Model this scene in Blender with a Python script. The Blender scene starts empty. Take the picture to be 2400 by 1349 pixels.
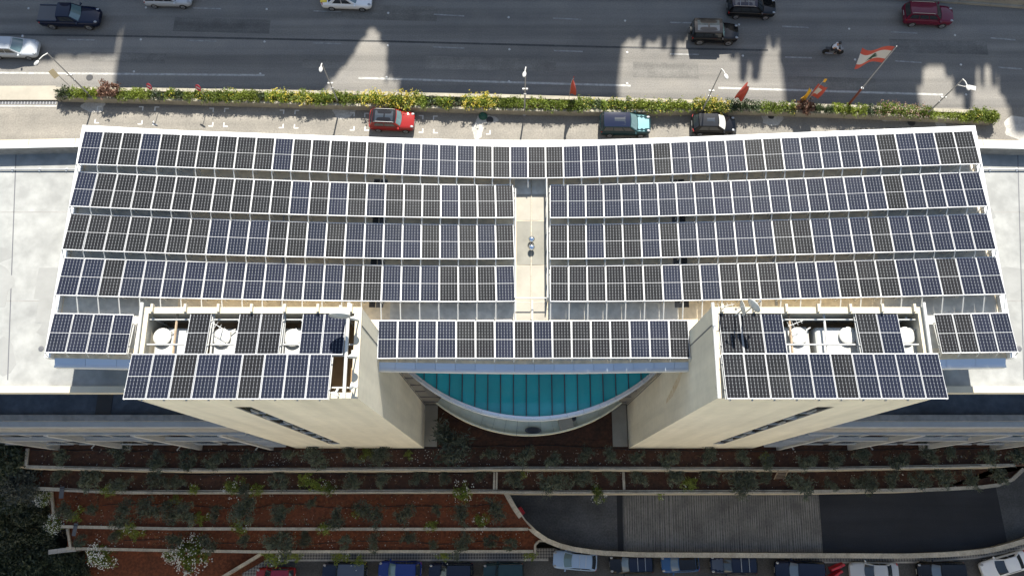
import bpy, math, random
import numpy as np
from mathutils import Vector, Matrix

# ------------------------------------------------------------------ camera, world, sun, exposure
S = bpy.context.scene
COL = S.collection
F, CX, CY, NY, HC = 1867.0, 1200.0, 674.5, 1204.0, 65.0      # focal length in photo pixels, photo centre, nadir row, drone height
TILT = math.atan((NY - CY) / F)
cam = bpy.data.cameras.new('camera'); camo = bpy.data.objects.new('camera', cam); COL.objects.link(camo)
camo.location = (0, 0, HC); camo.rotation_euler = (TILT, 0, 0)
cam.sensor_width = 36.0; cam.lens = 36.0 * F / 2400.0; cam.clip_start = 0.5; cam.clip_end = 4000
S.camera = camo
SUN_EL, SUN_AZ = math.radians(48), math.radians(8)            # azimuth from +Y towards +X
W = bpy.data.worlds.new('World'); S.world = W; W.use_nodes = True
nt = W.node_tree; bg = nt.nodes['Background']
sky = nt.nodes.new('ShaderNodeTexSky'); sky.sky_type = 'NISHITA'; sky.sun_disc = False
sky.sun_elevation = SUN_EL; sky.sun_rotation = SUN_AZ; sky.air_density = 1.3; sky.dust_density = 0.7; sky.ozone_density = 0.0
nt.links.new(sky.outputs[0], bg.inputs[0]); bg.inputs[1].default_value = 0.08
sl = bpy.data.lights.new('sun', 'SUN'); sl.energy = 4.6; sl.angle = math.radians(0.53); sl.color = (1.0, 0.955, 0.87)
slo = bpy.data.objects.new('sun', sl); COL.objects.link(slo)
sdir = Vector((math.sin(SUN_AZ) * math.cos(SUN_EL), math.cos(SUN_AZ) * math.cos(SUN_EL), math.sin(SUN_EL)))
slo.rotation_euler = sdir.to_track_quat('Z', 'Y').to_euler(); slo.location = sdir * 150
S.view_settings.view_transform = 'Standard'; S.view_settings.look = 'None'
S.view_settings.gamma = 1.0; S.view_settings.use_curve_mapping = False
S.view_settings.exposure = 1.35

rnd = random.Random(7); nrng = np.random.default_rng(7)
_s, _c = math.sin(TILT), math.cos(TILT)
def ray(px, py):
    u = (px - CX) / F; v = (CY - py) / F
    return Vector((u, v * _c + _s, v * _s - _c))
def at(px, py, z):                                            # photo pixel at a known height -> place in the world
    d = ray(px, py); k = (z - HC) / d.z
    return Vector((d.x * k, d.y * k, z))
def atY(px, py, Y):                                           # photo pixel on a wall standing at Y
    d = ray(px, py); k = Y / d.y
    return Vector((d.x * k, Y, HC + d.z * k))

# ------------------------------------------------------------------ materials
def mat(name, col, rough=0.7, metal=0.0, noise=None, bump=0.0, spec=0.5, coat=0.0, col2=None, rnd_v=0.0, alpha=None, scale2=None, streak=None):
    """noise=(scale, amount): large soft variation; bump: fine relief; rnd_v: brightness differs from object to object"""
    m = bpy.data.materials.new(name); m.use_nodes = True; n = m.node_tree; L = n.links
    b = n.nodes['Principled BSDF']; b.inputs['Roughness'].default_value = rough; b.inputs['Metallic'].default_value = metal
    b.inputs['Specular IOR Level'].default_value = spec; b.inputs['Coat Weight'].default_value = coat
    b.inputs['Coat Roughness'].default_value = 0.05
    c = (*col, 1)
    b.inputs['Base Color'].default_value = c
    out = None
    if noise:
        tc = n.nodes.new('ShaderNodeTexCoord'); nz = n.nodes.new('ShaderNodeTexNoise')
        geo = n.nodes.new('ShaderNodeNewGeometry')
        L.new(geo.outputs['Position'], nz.inputs['Vector']); nz.inputs['Scale'].default_value = noise[0]; nz.inputs['Detail'].default_value = 7; nz.inputs['Roughness'].default_value = 0.62
        rmp = n.nodes.new('ShaderNodeMapRange'); rmp.inputs[1].default_value = 0.3; rmp.inputs[2].default_value = 0.7
        rmp.inputs[3].default_value = 0; rmp.inputs[4].default_value = 1
        L.new(nz.outputs[0], rmp.inputs[0])
        mx = n.nodes.new('ShaderNodeMix'); mx.data_type = 'RGBA'
        a = noise[1]
        c2 = col2 if col2 else tuple(x * (1 - a) for x in col)
        mx.inputs[6].default_value = c; mx.inputs[7].default_value = (*c2, 1)
        L.new(rmp.outputs[0], mx.inputs[0]); out = mx.outputs[2]
        if scale2:
            nz2 = n.nodes.new('ShaderNodeTexNoise'); nz2.inputs['Scale'].default_value = scale2[0]; nz2.inputs['Detail'].default_value = 4
            L.new(geo.outputs['Position'], nz2.inputs['Vector'])
            mr = n.nodes.new('ShaderNodeMapRange'); mr.inputs[1].default_value = 0.35; mr.inputs[2].default_value = 0.65
            mr.inputs[3].default_value = 1 - scale2[1]; mr.inputs[4].default_value = 1 + scale2[1]
            L.new(nz2.outputs[0], mr.inputs[0])
            vm = n.nodes.new('ShaderNodeVectorMath'); vm.operation = 'SCALE'
            L.new(out, vm.inputs[0]); L.new(mr.outputs[0], vm.inputs[3]); out = vm.outputs[0]
    if streak and out:
        g3 = n.nodes.new('ShaderNodeNewGeometry'); mp = n.nodes.new('ShaderNodeMapping'); mp.inputs['Scale'].default_value = streak[:3]
        nz3 = n.nodes.new('ShaderNodeTexNoise'); nz3.inputs['Scale'].default_value = 1.0; nz3.inputs['Detail'].default_value = 5
        L.new(g3.outputs['Position'], mp.inputs[0]); L.new(mp.outputs[0], nz3.inputs['Vector'])
        mr3 = n.nodes.new('ShaderNodeMapRange'); mr3.inputs[1].default_value = 0.32; mr3.inputs[2].default_value = 0.68
        mr3.inputs[3].default_value = 1 - streak[3]; mr3.inputs[4].default_value = 1 + streak[3] * .6
        L.new(nz3.outputs[0], mr3.inputs[0])
        vs_ = n.nodes.new('ShaderNodeVectorMath'); vs_.operation = 'SCALE'
        L.new(out, vs_.inputs[0]); L.new(mr3.outputs[0], vs_.inputs[3]); out = vs_.outputs[0]
    if rnd_v:
        oi = n.nodes.new('ShaderNodeObjectInfo'); mr = n.nodes.new('ShaderNodeMapRange')
        mr.inputs[3].default_value = 1 - rnd_v; mr.inputs[4].default_value = 1 + rnd_v
        L.new(oi.outputs['Random'], mr.inputs[0])
        vm = n.nodes.new('ShaderNodeVectorMath'); vm.operation = 'SCALE'
        if out: L.new(out, vm.inputs[0])
        else: vm.inputs[0].default_value = col
        L.new(mr.outputs[0], vm.inputs[3]); out = vm.outputs[0]
    if out: L.new(out, b.inputs['Base Color'])
    if bump:
        nb = n.nodes.new('ShaderNodeTexNoise'); nb.inputs['Scale'].default_value = 14; nb.inputs['Detail'].default_value = 6
        g2 = n.nodes.new('ShaderNodeNewGeometry'); L.new(g2.outputs['Position'], nb.inputs['Vector'])
        bp = n.nodes.new('ShaderNodeBump'); bp.inputs['Strength'].default_value = bump; bp.inputs['Distance'].default_value = 0.03
        L.new(nb.outputs[0], bp.inputs['Height']); L.new(bp.outputs[0], b.inputs['Normal'])
    return m

def leafmat(name, col, col2, trans=0.25):
    m = bpy.data.materials.new(name); m.use_nodes = True; n = m.node_tree; L = n.links
    b = n.nodes['Principled BSDF']; b.inputs['Roughness'].default_value = 0.55
    at_ = n.nodes.new('ShaderNodeAttribute'); at_.attribute_name = 'tone'
    oi = n.nodes.new('ShaderNodeObjectInfo')
    mx = n.nodes.new('ShaderNodeMix'); mx.data_type = 'RGBA'; mx.inputs[6].default_value = (*col, 1); mx.inputs[7].default_value = (*col2, 1)
    L.new(at_.outputs['Fac'], mx.inputs[0])
    mr = n.nodes.new('ShaderNodeMapRange'); mr.inputs[3].default_value = 0.75; mr.inputs[4].default_value = 1.25
    L.new(oi.outputs['Random'], mr.inputs[0])
    vm = n.nodes.new('ShaderNodeVectorMath'); vm.operation = 'SCALE'; L.new(mx.outputs[2], vm.inputs[0]); L.new(mr.outputs[0], vm.inputs[3])
    L.new(vm.outputs[0], b.inputs['Base Color'])
    tr = n.nodes.new('ShaderNodeBsdfTranslucent'); L.new(vm.outputs[0], tr.inputs[0])
    ms = n.nodes.new('ShaderNodeMixShader'); ms.inputs[0].default_value = trans
    L.new(b.outputs[0], ms.inputs[1]); L.new(tr.outputs[0], ms.inputs[2])
    L.new(ms.outputs[0], n.nodes['Material Output'].inputs[0])
    return m

def cellmat(name, col, col2):
    """solar cells: six columns of half-cut cells with bright gaps, in the local metres of each cell field"""
    m = bpy.data.materials.new(name); m.use_nodes = True; n = m.node_tree; L = n.links
    b = n.nodes['Principled BSDF']; b.inputs['Roughness'].default_value = 0.32; b.inputs['Specular IOR Level'].default_value = 0.006
    tc = n.nodes.new('ShaderNodeTexCoord'); sp = n.nodes.new('ShaderNodeSeparateXYZ'); L.new(tc.outputs['Object'], sp.inputs[0])
    def M(op, a, bb=None, cc=None):
        q = n.nodes.new('ShaderNodeMath'); q.operation = op
        for i, x in enumerate((a, bb, cc)):
            if x is None: continue
            if isinstance(x, (int, float)): q.inputs[i].default_value = x
            else: L.new(x, q.inputs[i])
        return q.outputs[0]
    px, py = CELL_W / 6, CELL_H / 12
    def dist(c, p, off): # metres to the nearest gap
        f = M('FRACT', M('ADD', M('DIVIDE', c, p), off))
        return M('MULTIPLY', M('SUBTRACT', 0.5, M('ABSOLUTE', M('SUBTRACT', f, 0.5))), p)
    dx, dy = dist(sp.outputs[0], px, 100.0), dist(sp.outputs[1], py, 100.0)
    vline = M('LESS_THAN', dx, 0.0085); hline = M('LESS_THAN', dy, 0.0035)
    dot = M('MULTIPLY', M('LESS_THAN', M('ADD', dx, dist(sp.outputs[1], py * 2, 100.0)), 0.030), 1.0)
    bus = M('LESS_THAN', dist(sp.outputs[0], px / 9, 100.0), 0.0006)
    oi = n.nodes.new('ShaderNodeObjectInfo')
    mx = n.nodes.new('ShaderNodeMix'); mx.data_type = 'RGBA'; mx.inputs[6].default_value = (*col, 1); mx.inputs[7].default_value = (*col2, 1)
    # each row of cells has its own shade
    wn = n.nodes.new('ShaderNodeTexWhiteNoise'); wn.noise_dimensions = '3D'
    fl = n.nodes.new('ShaderNodeCombineXYZ')
    L.new(M('FLOOR', M('DIVIDE', sp.outputs[0], px)), fl.inputs[0]); L.new(M('FLOOR', M('DIVIDE', sp.outputs[1], py)), fl.inputs[1]); L.new(M('MULTIPLY', oi.outputs['Random'], 57.0), fl.inputs[2])
    L.new(fl.outputs[0], wn.inputs[0]); L.new(M('ADD', M('MULTIPLY', wn.outputs[0], 0.45), M('MULTIPLY', oi.outputs['Random'], 0.55)), mx.inputs[0])
    w = M('MAXIMUM', M('MAXIMUM', M('MULTIPLY', vline, 0.15), M('MULTIPLY', hline, 0.035)), M('MAXIMUM', M('MULTIPLY', dot, 0.24), M('MULTIPLY', bus, 0.02)))
    mw = n.nodes.new('ShaderNodeMix'); mw.data_type = 'RGBA'; mw.inputs[7].default_value = (0.62, 0.64, 0.66, 1)
    L.new(w, mw.inputs[0]); L.new(mx.outputs[2], mw.inputs[6])
    # dust lies thicker at the low edge of some panels
    geo = n.nodes.new('ShaderNodeNewGeometry'); nz = n.nodes.new('ShaderNodeTexNoise'); nz.inputs['Scale'].default_value = 0.45; nz.inputs['Detail'].default_value = 3
    L.new(geo.outputs['Position'], nz.inputs['Vector'])
    du = n.nodes.new('ShaderNodeMapRange'); du.inputs[1].default_value = 0.5; du.inputs[2].default_value = 0.8; du.inputs[3].default_value = 0.0; du.inputs[4].default_value = 0.022
    L.new(nz.outputs[0], du.inputs[0])
    md = n.nodes.new('ShaderNodeMix'); md.data_type = 'RGBA'; md.inputs[7].default_value = (0.30, 0.29, 0.27, 1)
    L.new(du.outputs[0], md.inputs[0]); L.new(mw.outputs[2], md.inputs[6]); L.new(md.outputs[2], b.inputs['Base Color'])
    return m

CELL_W, CELL_H = 0.985, 1.068
M = {}
M['asphalt'] = mat('asphalt', (0.185, 0.172, 0.150), 0.85, noise=(0.35, 0.25), bump=0.25, scale2=(9.0, 0.13), col2=(0.150, 0.142, 0.130), streak=(0.02, 0.75, 0, 0.32))
M['lane'] = mat('worn_lane_concrete', (0.225, 0.205, 0.172), 0.85, noise=(0.5, 0.3), bump=0.25, scale2=(7.0, 0.14), col2=(0.165, 0.152, 0.130), streak=(0.03, 0.9, 0, 0.15))
M['street'] = mat('lower_street_asphalt', (0.075, 0.074, 0.072), 0.9, noise=(0.7, 0.45), bump=0.3, scale2=(8.0, 0.25))
M['black_asphalt'] = mat('fresh_black_asphalt', (0.020, 0.021, 0.025), 0.8, noise=(0.3, 0.4), bump=0.3, scale2=(10.0, 0.2), streak=(0.05, 0.8, 0, 0.35))
M['ramp'] = mat('old_ramp_asphalt', (0.086, 0.086, 0.085), 0.9, noise=(0.4, 0.5), bump=0.3, scale2=(6.0, 0.2), streak=(0.12, 0.5, 0, 0.3))
M['rib'] = mat('ramp_rib_concrete', (0.27, 0.25, 0.22), 0.9, noise=(0.7, 0.6))
M['groove'] = mat('grooved_ramp_concrete', (0.150, 0.140, 0.122), 0.9, noise=(0.5, 0.45), bump=0.2, scale2=(5.0, 0.2))
M['paint'] = mat('road_paint', (0.46, 0.45, 0.42), 0.7, noise=(3.0, 0.55))
M['bay_paint'] = mat('bay_paint', (0.62, 0.61, 0.58), 0.7, noise=(3.0, 0.25))
M['drain'] = mat('drain_black', (0.010, 0.010, 0.011), 0.8)
M['paint_worn'] = mat('worn_road_paint', (0.32, 0.315, 0.30), 0.7, noise=(2.5, 0.55))
M['pave'] = mat('pale_pavement', (0.34, 0.31, 0.25), 0.85, noise=(0.6, 0.25), bump=0.2)
M['patch'] = mat('cement_patch', (0.42, 0.40, 0.36), 0.9, noise=(1.2, 0.3), bump=0.2, scale2=(6, 0.12))
M['stone'] = mat('cream_stone', (0.50, 0.44, 0.34), 0.85, noise=(1.5, 0.35), bump=0.2, rnd_v=0.12, scale2=(8, 0.15))
M['planter'] = mat('planter_concrete', (0.34, 0.31, 0.24), 0.85, noise=(1.2, 0.35), bump=0.2)
M['red_soil'] = mat('bright_red_soil', (0.160, 0.044, 0.016), 0.95, noise=(0.9, 0.5), bump=0.6, col2=(0.090, 0.029, 0.011), scale2=(4.0, 0.3))
M['soil'] = mat('red_soil', (0.082, 0.032, 0.015), 0.95, noise=(0.9, 0.5), bump=0.6, col2=(0.034, 0.017, 0.010), scale2=(4.0, 0.3))
M['dark_soil'] = mat('hillside_soil', (0.060, 0.046, 0.028), 0.95, noise=(0.6, 0.6), bump=0.6, scale2=(3, 0.3))
M['plant_soil'] = mat('planter_soil', (0.075, 0.055, 0.032), 0.95, noise=(1.5, 0.4), bump=0.4)
M['cream'] = mat('cream_render', (0.68, 0.62, 0.49), 0.85, noise=(0.25, 0.10), bump=0.06, scale2=(2.0, 0.04), streak=(1.3, 1.3, 0.07, 0.10))
M['cream_light'] = mat('cream_coping', (0.52, 0.46, 0.35), 0.8, noise=(0.8, 0.15), bump=0.1)
M['white'] = mat('white_metal_coping', (0.62, 0.62, 0.61), 0.45, noise=(0.9, 0.06), rnd_v=0.05)
M['white_paint'] = mat('white_painted_steel', (0.46, 0.455, 0.43), 0.5)
M['alu'] = mat('aluminium_frame', (0.34, 0.345, 0.35), 0.5, metal=0.1)
M['back'] = mat('panel_backsheet', (0.60, 0.60, 0.60), 0.6)
M['gutter'] = mat('polished_gutter_metal', (0.50, 0.55, 0.62), 0.34, metal=0.45, rnd_v=0.06)
M['deck'] = mat('roof_deck_concrete', (0.70, 0.575, 0.39), 0.9, noise=(0.5, 0.4), bump=0.25, scale2=(3.0, 0.12), col2=(0.58, 0.50, 0.38))
M['deck_grey'] = mat('grey_roof_concrete', (0.62, 0.58, 0.50), 0.9, noise=(0.5, 0.3), bump=0.25, scale2=(3.0, 0.12))
M['walk'] = mat('walkway_slab_cream', (0.345, 0.318, 0.262), 0.85, noise=(0.7, 0.25), bump=0.15)
M['walk2'] = mat('walkway_slab_grey', (0.235, 0.225, 0.188), 0.85, noise=(0.9, 0.25), bump=0.2)
M['wing'] = mat('wing_roof_concrete', (0.30, 0.30, 0.28), 0.9, noise=(0.28, 0.3), bump=0.2, scale2=(1.3, 0.12), col2=(0.195, 0.197, 0.188))
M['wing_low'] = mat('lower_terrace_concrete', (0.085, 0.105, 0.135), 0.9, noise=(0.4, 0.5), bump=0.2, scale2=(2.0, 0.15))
M['grey_wall'] = mat('grey_cladding', (0.20, 0.19, 0.175), 0.8, noise=(0.6, 0.2))
M['facade_white'] = mat('facade_white', (0.42, 0.41, 0.39), 0.8, noise=(0.8, 0.2), bump=0.1)
M['facade'] = mat('grey_facade', (0.27, 0.255, 0.235), 0.85, noise=(0.7, 0.3), bump=0.1, scale2=(3.0, 0.12))
M['dark'] = mat('dark_metal', (0.03, 0.03, 0.032), 0.5)
M['dark_grey'] = mat('dark_grey_metal', (0.09, 0.09, 0.095), 0.55)
M['grey_steel'] = mat('grey_steel', (0.36, 0.36, 0.36), 0.5, metal=0.4)
M['rust'] = mat('rusty_steel', (0.42, 0.31, 0.20), 0.8, noise=(4, 0.5))
M['glass_dark'] = mat('dark_window_glass', (0.012, 0.014, 0.016), 0.06, spec=0.6)
M['glass_blue'] = mat('blue_window_glass', (0.10, 0.14, 0.19), 0.06, spec=0.8)
M['teal'] = mat('teal_roof_glass', (0.036, 0.44, 0.47), 0.07, spec=0.5, noise=(0.25, 0.25), rnd_v=0.08)
M['mullion'] = mat('grey_mullion', (0.055, 0.075, 0.085), 0.5)
M['rim'] = mat('polished_rim', (0.80, 0.82, 0.84), 0.25, metal=0.5)
M['ledge'] = mat('pale_ledge_reflection', (0.80, 0.77, 0.58), 0.5, noise=(0.8, 0.25))  # pale cream stands in for bright reflections in the curved glazing
M['tank'] = mat('white_plastic_tank', (0.48, 0.475, 0.44), 0.5, noise=(1.0, 0.08))
M['tile'] = mat('brown_roof_tile', (0.36, 0.24, 0.13), 0.85, noise=(1.5, 0.3))
M['chrome'] = mat('chrome', (0.8, 0.8, 0.8), 0.12, metal=1.0)
M['bark'] = mat('bark', (0.13, 0.10, 0.075), 0.9, noise=(4, 0.4), bump=0.5)
M['hose'] = mat('black_hose', (0.012, 0.012, 0.012), 0.6)
M['pebble'] = mat('pale_pebbles', (0.40, 0.36, 0.30), 0.9)
M['tyre'] = mat('tyre_rubber', (0.018, 0.018, 0.018), 0.8)
M['rimm'] = mat('alloy_wheel', (0.45, 0.45, 0.46), 0.35, metal=0.8)
M['lamp_w'] = mat('headlight_glass', (0.30, 0.31, 0.32), 0.2)
M['lamp_r'] = mat('taillight_red', (0.42, 0.02, 0.02), 0.2)
M['car_glass'] = mat('car_glass', (0.022, 0.028, 0.034), 0.04, spec=0.9)
M['car_glass_teal'] = mat('clear_windscreen', (0.10, 0.16, 0.17), 0.05, spec=0.9)
M['red_flag'] = mat('red_flag_cloth', (0.46, 0.075, 0.05), 0.8)
M['yellow_flag'] = mat('yellow_flag_cloth', (0.75, 0.42, 0.03), 0.8)
M['white_flag'] = mat('white_flag_cloth', (0.52, 0.51, 0.48), 0.8)
M['cedar'] = mat('green_emblem', (0.012, 0.06, 0.035), 0.8)
M['red_plastic'] = mat('red_plastic', (0.45, 0.02, 0.03), 0.45)
M['sign_red'] = mat('sign_red', (0.42, 0.03, 0.05), 0.5)
M['sign_back'] = mat('sign_back_tan', (0.42, 0.34, 0.20), 0.6)
M['manhole'] = mat('cast_iron', (0.035, 0.035, 0.036), 0.7, bump=0.2)
M['green_plastic'] = mat('green_plastic', (0.02, 0.09, 0.06), 0.5)
M['skin'] = mat('skin', (0.45, 0.27, 0.18), 0.6)
M['shirt'] = mat('white_shirt', (0.70, 0.71, 0.72), 0.85)
M['trousers'] = mat('dark_trousers', (0.03, 0.03, 0.035), 0.85)
M['caster'] = mat('neighbour_facade', (0.55, 0.50, 0.42), 0.85, noise=(0.3, 0.2))
M['olive'] = leafmat('olive_leaves', (0.050, 0.062, 0.036), (0.125, 0.142, 0.092), 0.15)
M['green'] = leafmat('hedge_leaves', (0.072, 0.112, 0.016), (0.190, 0.238, 0.030))
M['lime'] = leafmat('lime_leaves', (0.120, 0.170, 0.018), (0.235, 0.270, 0.035))
M['darkleaf'] = leafmat('dark_leaves', (0.026, 0.046, 0.018), (0.070, 0.100, 0.035), 0.2)
M['yellowfl'] = leafmat('yellow_flowers', (0.27, 0.205, 0.010), (0.36, 0.29, 0.015))
M['whitefl'] = leafmat('white_flowers', (0.62, 0.62, 0.55), (0.75, 0.74, 0.68))
M['brownleaf'] = leafmat('purple_brown_leaves', (0.14, 0.070, 0.050), (0.26, 0.15, 0.10))
M['dryleaf'] = leafmat('dry_leaves', (0.16, 0.12, 0.05), (0.26, 0.20, 0.10))
M['wild'] = leafmat('wild_tree_leaves', (0.018, 0.030, 0.014), (0.060, 0.075, 0.040), 0.15)
M['wild2'] = leafmat('wild_grey_leaves', (0.040, 0.050, 0.042), (0.100, 0.110, 0.090), 0.15)

# ------------------------------------------------------------------ helpers
def props(o, label=None, cat=None, group=None, kind=None):
    if label: o['label'] = label
    if cat: o['category'] = cat
    if group: o['group'] = group
    if kind: o['kind'] = kind
    return o
def link(o, parent=None):
    COL.objects.link(o)
    if parent is not None: o.parent = parent
    return o
def thing(name, label, cat, loc=(0, 0, 0), rz=0.0, group=None):
    o = bpy.data.objects.new(name, None); o.location = loc; o.rotation_euler = (0, 0, rz); o.empty_display_size = 0.3
    link(o); return props(o, label, cat, group)
def wloc(o):
    v = Vector((0, 0, 0))
    while o is not None: v += o.location; o = o.parent
    return v

class MB:
    def __init__(s): s.v = []; s.f = []; s.m = []
    def add(s, vs, fs, mi=0):
        k = len(s.v); s.v += [tuple(x) for x in vs]; s.f += [tuple(k + i for i in f) for f in fs]; s.m += [mi] * len(fs); return s
    def box(s, c, d, rz=0.0, mi=0):
        hx, hy, hz = d[0] / 2, d[1] / 2, d[2] / 2; cr, sr = math.cos(rz), math.sin(rz); vs = []
        for z in (-hz, hz):
            for x, y in ((-hx, -hy), (hx, -hy), (hx, hy), (-hx, hy)):
                vs.append((c[0] + x * cr - y * sr, c[1] + x * sr + y * cr, c[2] + z))
        return s.add(vs, [(3, 2, 1, 0), (4, 5, 6, 7), (0, 1, 5, 4), (1, 2, 6, 5), (2, 3, 7, 6), (3, 0, 4, 7)], mi)
    def bx(s, x0, x1, y0, y1, z0, z1, mi=0): return s.box(((x0 + x1) / 2, (y0 + y1) / 2, (z0 + z1) / 2), (x1 - x0, y1 - y0, z1 - z0), 0, mi)
    def prism(s, poly, z0, z1, mi=0):
        n = len(poly); f0 = z0 if callable(z0) else (lambda x, y: z0); f1 = z1 if callable(z1) else (lambda x, y: z1)
        a = sum(poly[i][0] * poly[(i + 1) % n][1] - poly[(i + 1) % n][0] * poly[i][1] for i in range(n))
        if a < 0: poly = poly[::-1]
        vs = [(p[0], p[1], f0(p[0], p[1])) for p in poly] + [(p[0], p[1], f1(p[0], p[1])) for p in poly]
        return s.add(vs, [tuple(range(n - 1, -1, -1)), tuple(range(n, 2 * n))] + [(i, (i + 1) % n, n + (i + 1) % n, n + i) for i in range(n)], mi)
    def tube(s, pts, r, n=6, mi=0, r1=None):
        pts = [Vector(p) for p in pts]; k = len(pts); vs = []; fs = []
        for i, p in enumerate(pts):
            t = (pts[min(i + 1, k - 1)] - pts[max(i - 1, 0)]).normalized()
            a = t.cross(Vector((0, 0, 1)) if abs(t.z) < 0.9 else Vector((1, 0, 0))).normalized(); b = t.cross(a)
            rr = r if r1 is None else r + (r1 - r) * i / (k - 1)
            for j in range(n):
                q = 2 * math.pi * j / n; vs.append(p + (a * math.cos(q) + b * math.sin(q)) * rr)
        for i in range(k - 1):
            for j in range(n):
                fs.append((i * n + j, i * n + (j + 1) % n, (i + 1) * n + (j + 1) % n, (i + 1) * n + j))
        fs.append(tuple(range(n - 1, -1, -1))); fs.append(tuple(range((k - 1) * n, k * n)))
        return s.add(vs, fs, mi)
    def lathe(s, prof, c=(0, 0, 0), n=20, mi=0, M4=None):
        vs = []; fs = []; k = len(prof)
        for r, z in prof:
            for j in range(n):
                q = 2 * math.pi * j / n; v = Vector((r * math.cos(q), r * math.sin(q), z))
                if M4 is not None: v = M4 @ v
                vs.append(v + Vector(c))
        for i in range(k - 1):
            for j in range(n): fs.append((i * n + j, i * n + (j + 1) % n, (i + 1) * n + (j + 1) % n, (i + 1) * n + j))
        fs.append(tuple(range(n - 1, -1, -1))); fs.append(tuple(range((k - 1) * n, k * n)))
        return s.add(vs, fs, mi)
    def grid(s, rows, mi=0):
        k = len(rows[0]); vs = [p for r in rows for p in r]; fs = []
        for i in range(len(rows) - 1):
            for j in range(k - 1): fs.append((i * k + j, i * k + j + 1, (i + 1) * k + j + 1, (i + 1) * k + j))
        return s.add(vs, fs, mi)
    def mesh(s, name, mats, smooth=False, off=None):
        me = bpy.data.meshes.new(name)
        vs = s.v if off is None else [(v[0] - off[0], v[1] - off[1], v[2] - off[2]) for v in s.v]
        me.from_pydata(vs, [], s.f)
        for m in (mats if isinstance(mats, (list, tuple)) else [mats]): me.materials.append(m)
        if any(s.m): me.polygons.foreach_set('material_index', s.m)
        if smooth: me.polygons.foreach_set('use_smooth', [True] * len(s.f))
        me.update(); return me
    def build(s, name, mats, parent=None, smooth=False, origin=None):
        """with a parent: points are world points and become local to it; origin: own base point of a top-level mesh"""
        off = wloc(parent) if parent is not None else origin
        o = bpy.data.objects.new(name, s.mesh(name, mats, smooth, off)); link(o, parent)
        if parent is None and origin is not None: o.location = origin
        return o
    def local(s, name, mats, parent=None, smooth=False):
        o = bpy.data.objects.new(name, s.mesh(name, mats, smooth)); link(o, parent); return o
def inst(name, me, parent=None, loc=(0, 0, 0), rot=(0, 0, 0), scale=(1, 1, 1)):
    o = bpy.data.objects.new(name, me); o.location = loc; o.rotation_euler = rot; o.scale = scale; return link(o, parent)
def struct(o, label=None): return props(o, label, None, None, 'structure')
ORD = ['first', 'second', 'third', 'fourth', 'fifth', 'sixth', 'seventh', 'eighth', 'ninth', 'tenth', 'eleventh', 'twelfth', 'thirteenth', 'fourteenth', 'fifteenth', 'sixteenth', 'seventeenth', 'eighteenth', 'nineteenth']
TENS = {20: 'twent', 30: 'thirt', 40: 'fort', 50: 'fift', 60: 'sixt', 70: 'sevent', 80: 'eight', 90: 'ninet'}
def ordw(i):                                                  # 0 -> first
    if i < 19: return ORD[i]
    n = i + 1; t = n // 10 * 10
    if n >= 100: return 'hundredth' if n == 100 else 'hundred-and-' + ordw(n - 101)
    return TENS[t] + 'ieth' if n == t else TENS[t] + 'y-' + ORD[n - t - 1]
def polyline(pts, z, step=None): return [at(x, y, z) for x, y in pts]
def strip_mb(pts, w0, w1, z0, z1):
    """a band along the ground polyline pts (Vectors), from w0 to w1 to the left of its direction, z0..z1"""
    mb = MB(); L = []; R = []
    for i, p in enumerate(pts):
        t = (pts[min(i + 1, len(pts) - 1)] - pts[max(i - 1, 0)]); t.z = 0; t.normalize(); n = Vector((-t.y, t.x, 0))
        L.append(p + n * w1); R.append(p + n * w0)
    for i in range(len(pts) - 1):
        q = [R[i], R[i + 1], L[i + 1], L[i]]
        vs = [(a.x, a.y, z0) for a in q] + [(a.x, a.y, z1) for a in q]
        fs = [(3, 2, 1, 0), (4, 5, 6, 7), (0, 1, 5, 4), (2, 3, 7, 6)]
        if i == 0: fs.append((3, 0, 4, 7))
        if i == len(pts) - 2: fs.append((1, 2, 6, 5))
        mb.add(vs, fs)
    return mb
def resample(pts, step):
    out = [pts[0].copy()]; acc = 0.0
    L = [0.0]
    for i in range(1, len(pts)): L.append(L[-1] + (pts[i] - pts[i - 1]).length)
    n = max(1, round(L[-1] / step)); j = 0
    for k in range(1, n + 1):
        d = L[-1] * k / n
        while j < len(pts) - 2 and L[j + 1] < d: j += 1
        u = (d - L[j]) / max(1e-6, L[j + 1] - L[j]); out.append(pts[j].lerp(pts[j + 1], min(1, u)))
    return out

# ------------------------------------------------------------------ ground, roads, soil terraces (the setting)
ZA, ZB, ZC, ZD, ZS, ZR = -3.0, -6.5, -10.0, -14.0, -17.5, -14.0      # terraces, lower street, ramp
struct(MB().bx(-900, 900, -900, 900, -18.8, -18.4).build('ground', M['dark_soil']))
struct(MB().bx(-300, 300, 22.6, 400, -18.3, -0.012).build('street_embankment', M['facade']))
struct(MB().bx(-300, 300, 35.4, 120, -0.01, 0.0).build('highway', M['asphalt']))
struct(MB().bx(-300, 300, 22.6, 35.398, -0.01, 0.0).build('service_lane', M['lane']))
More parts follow.
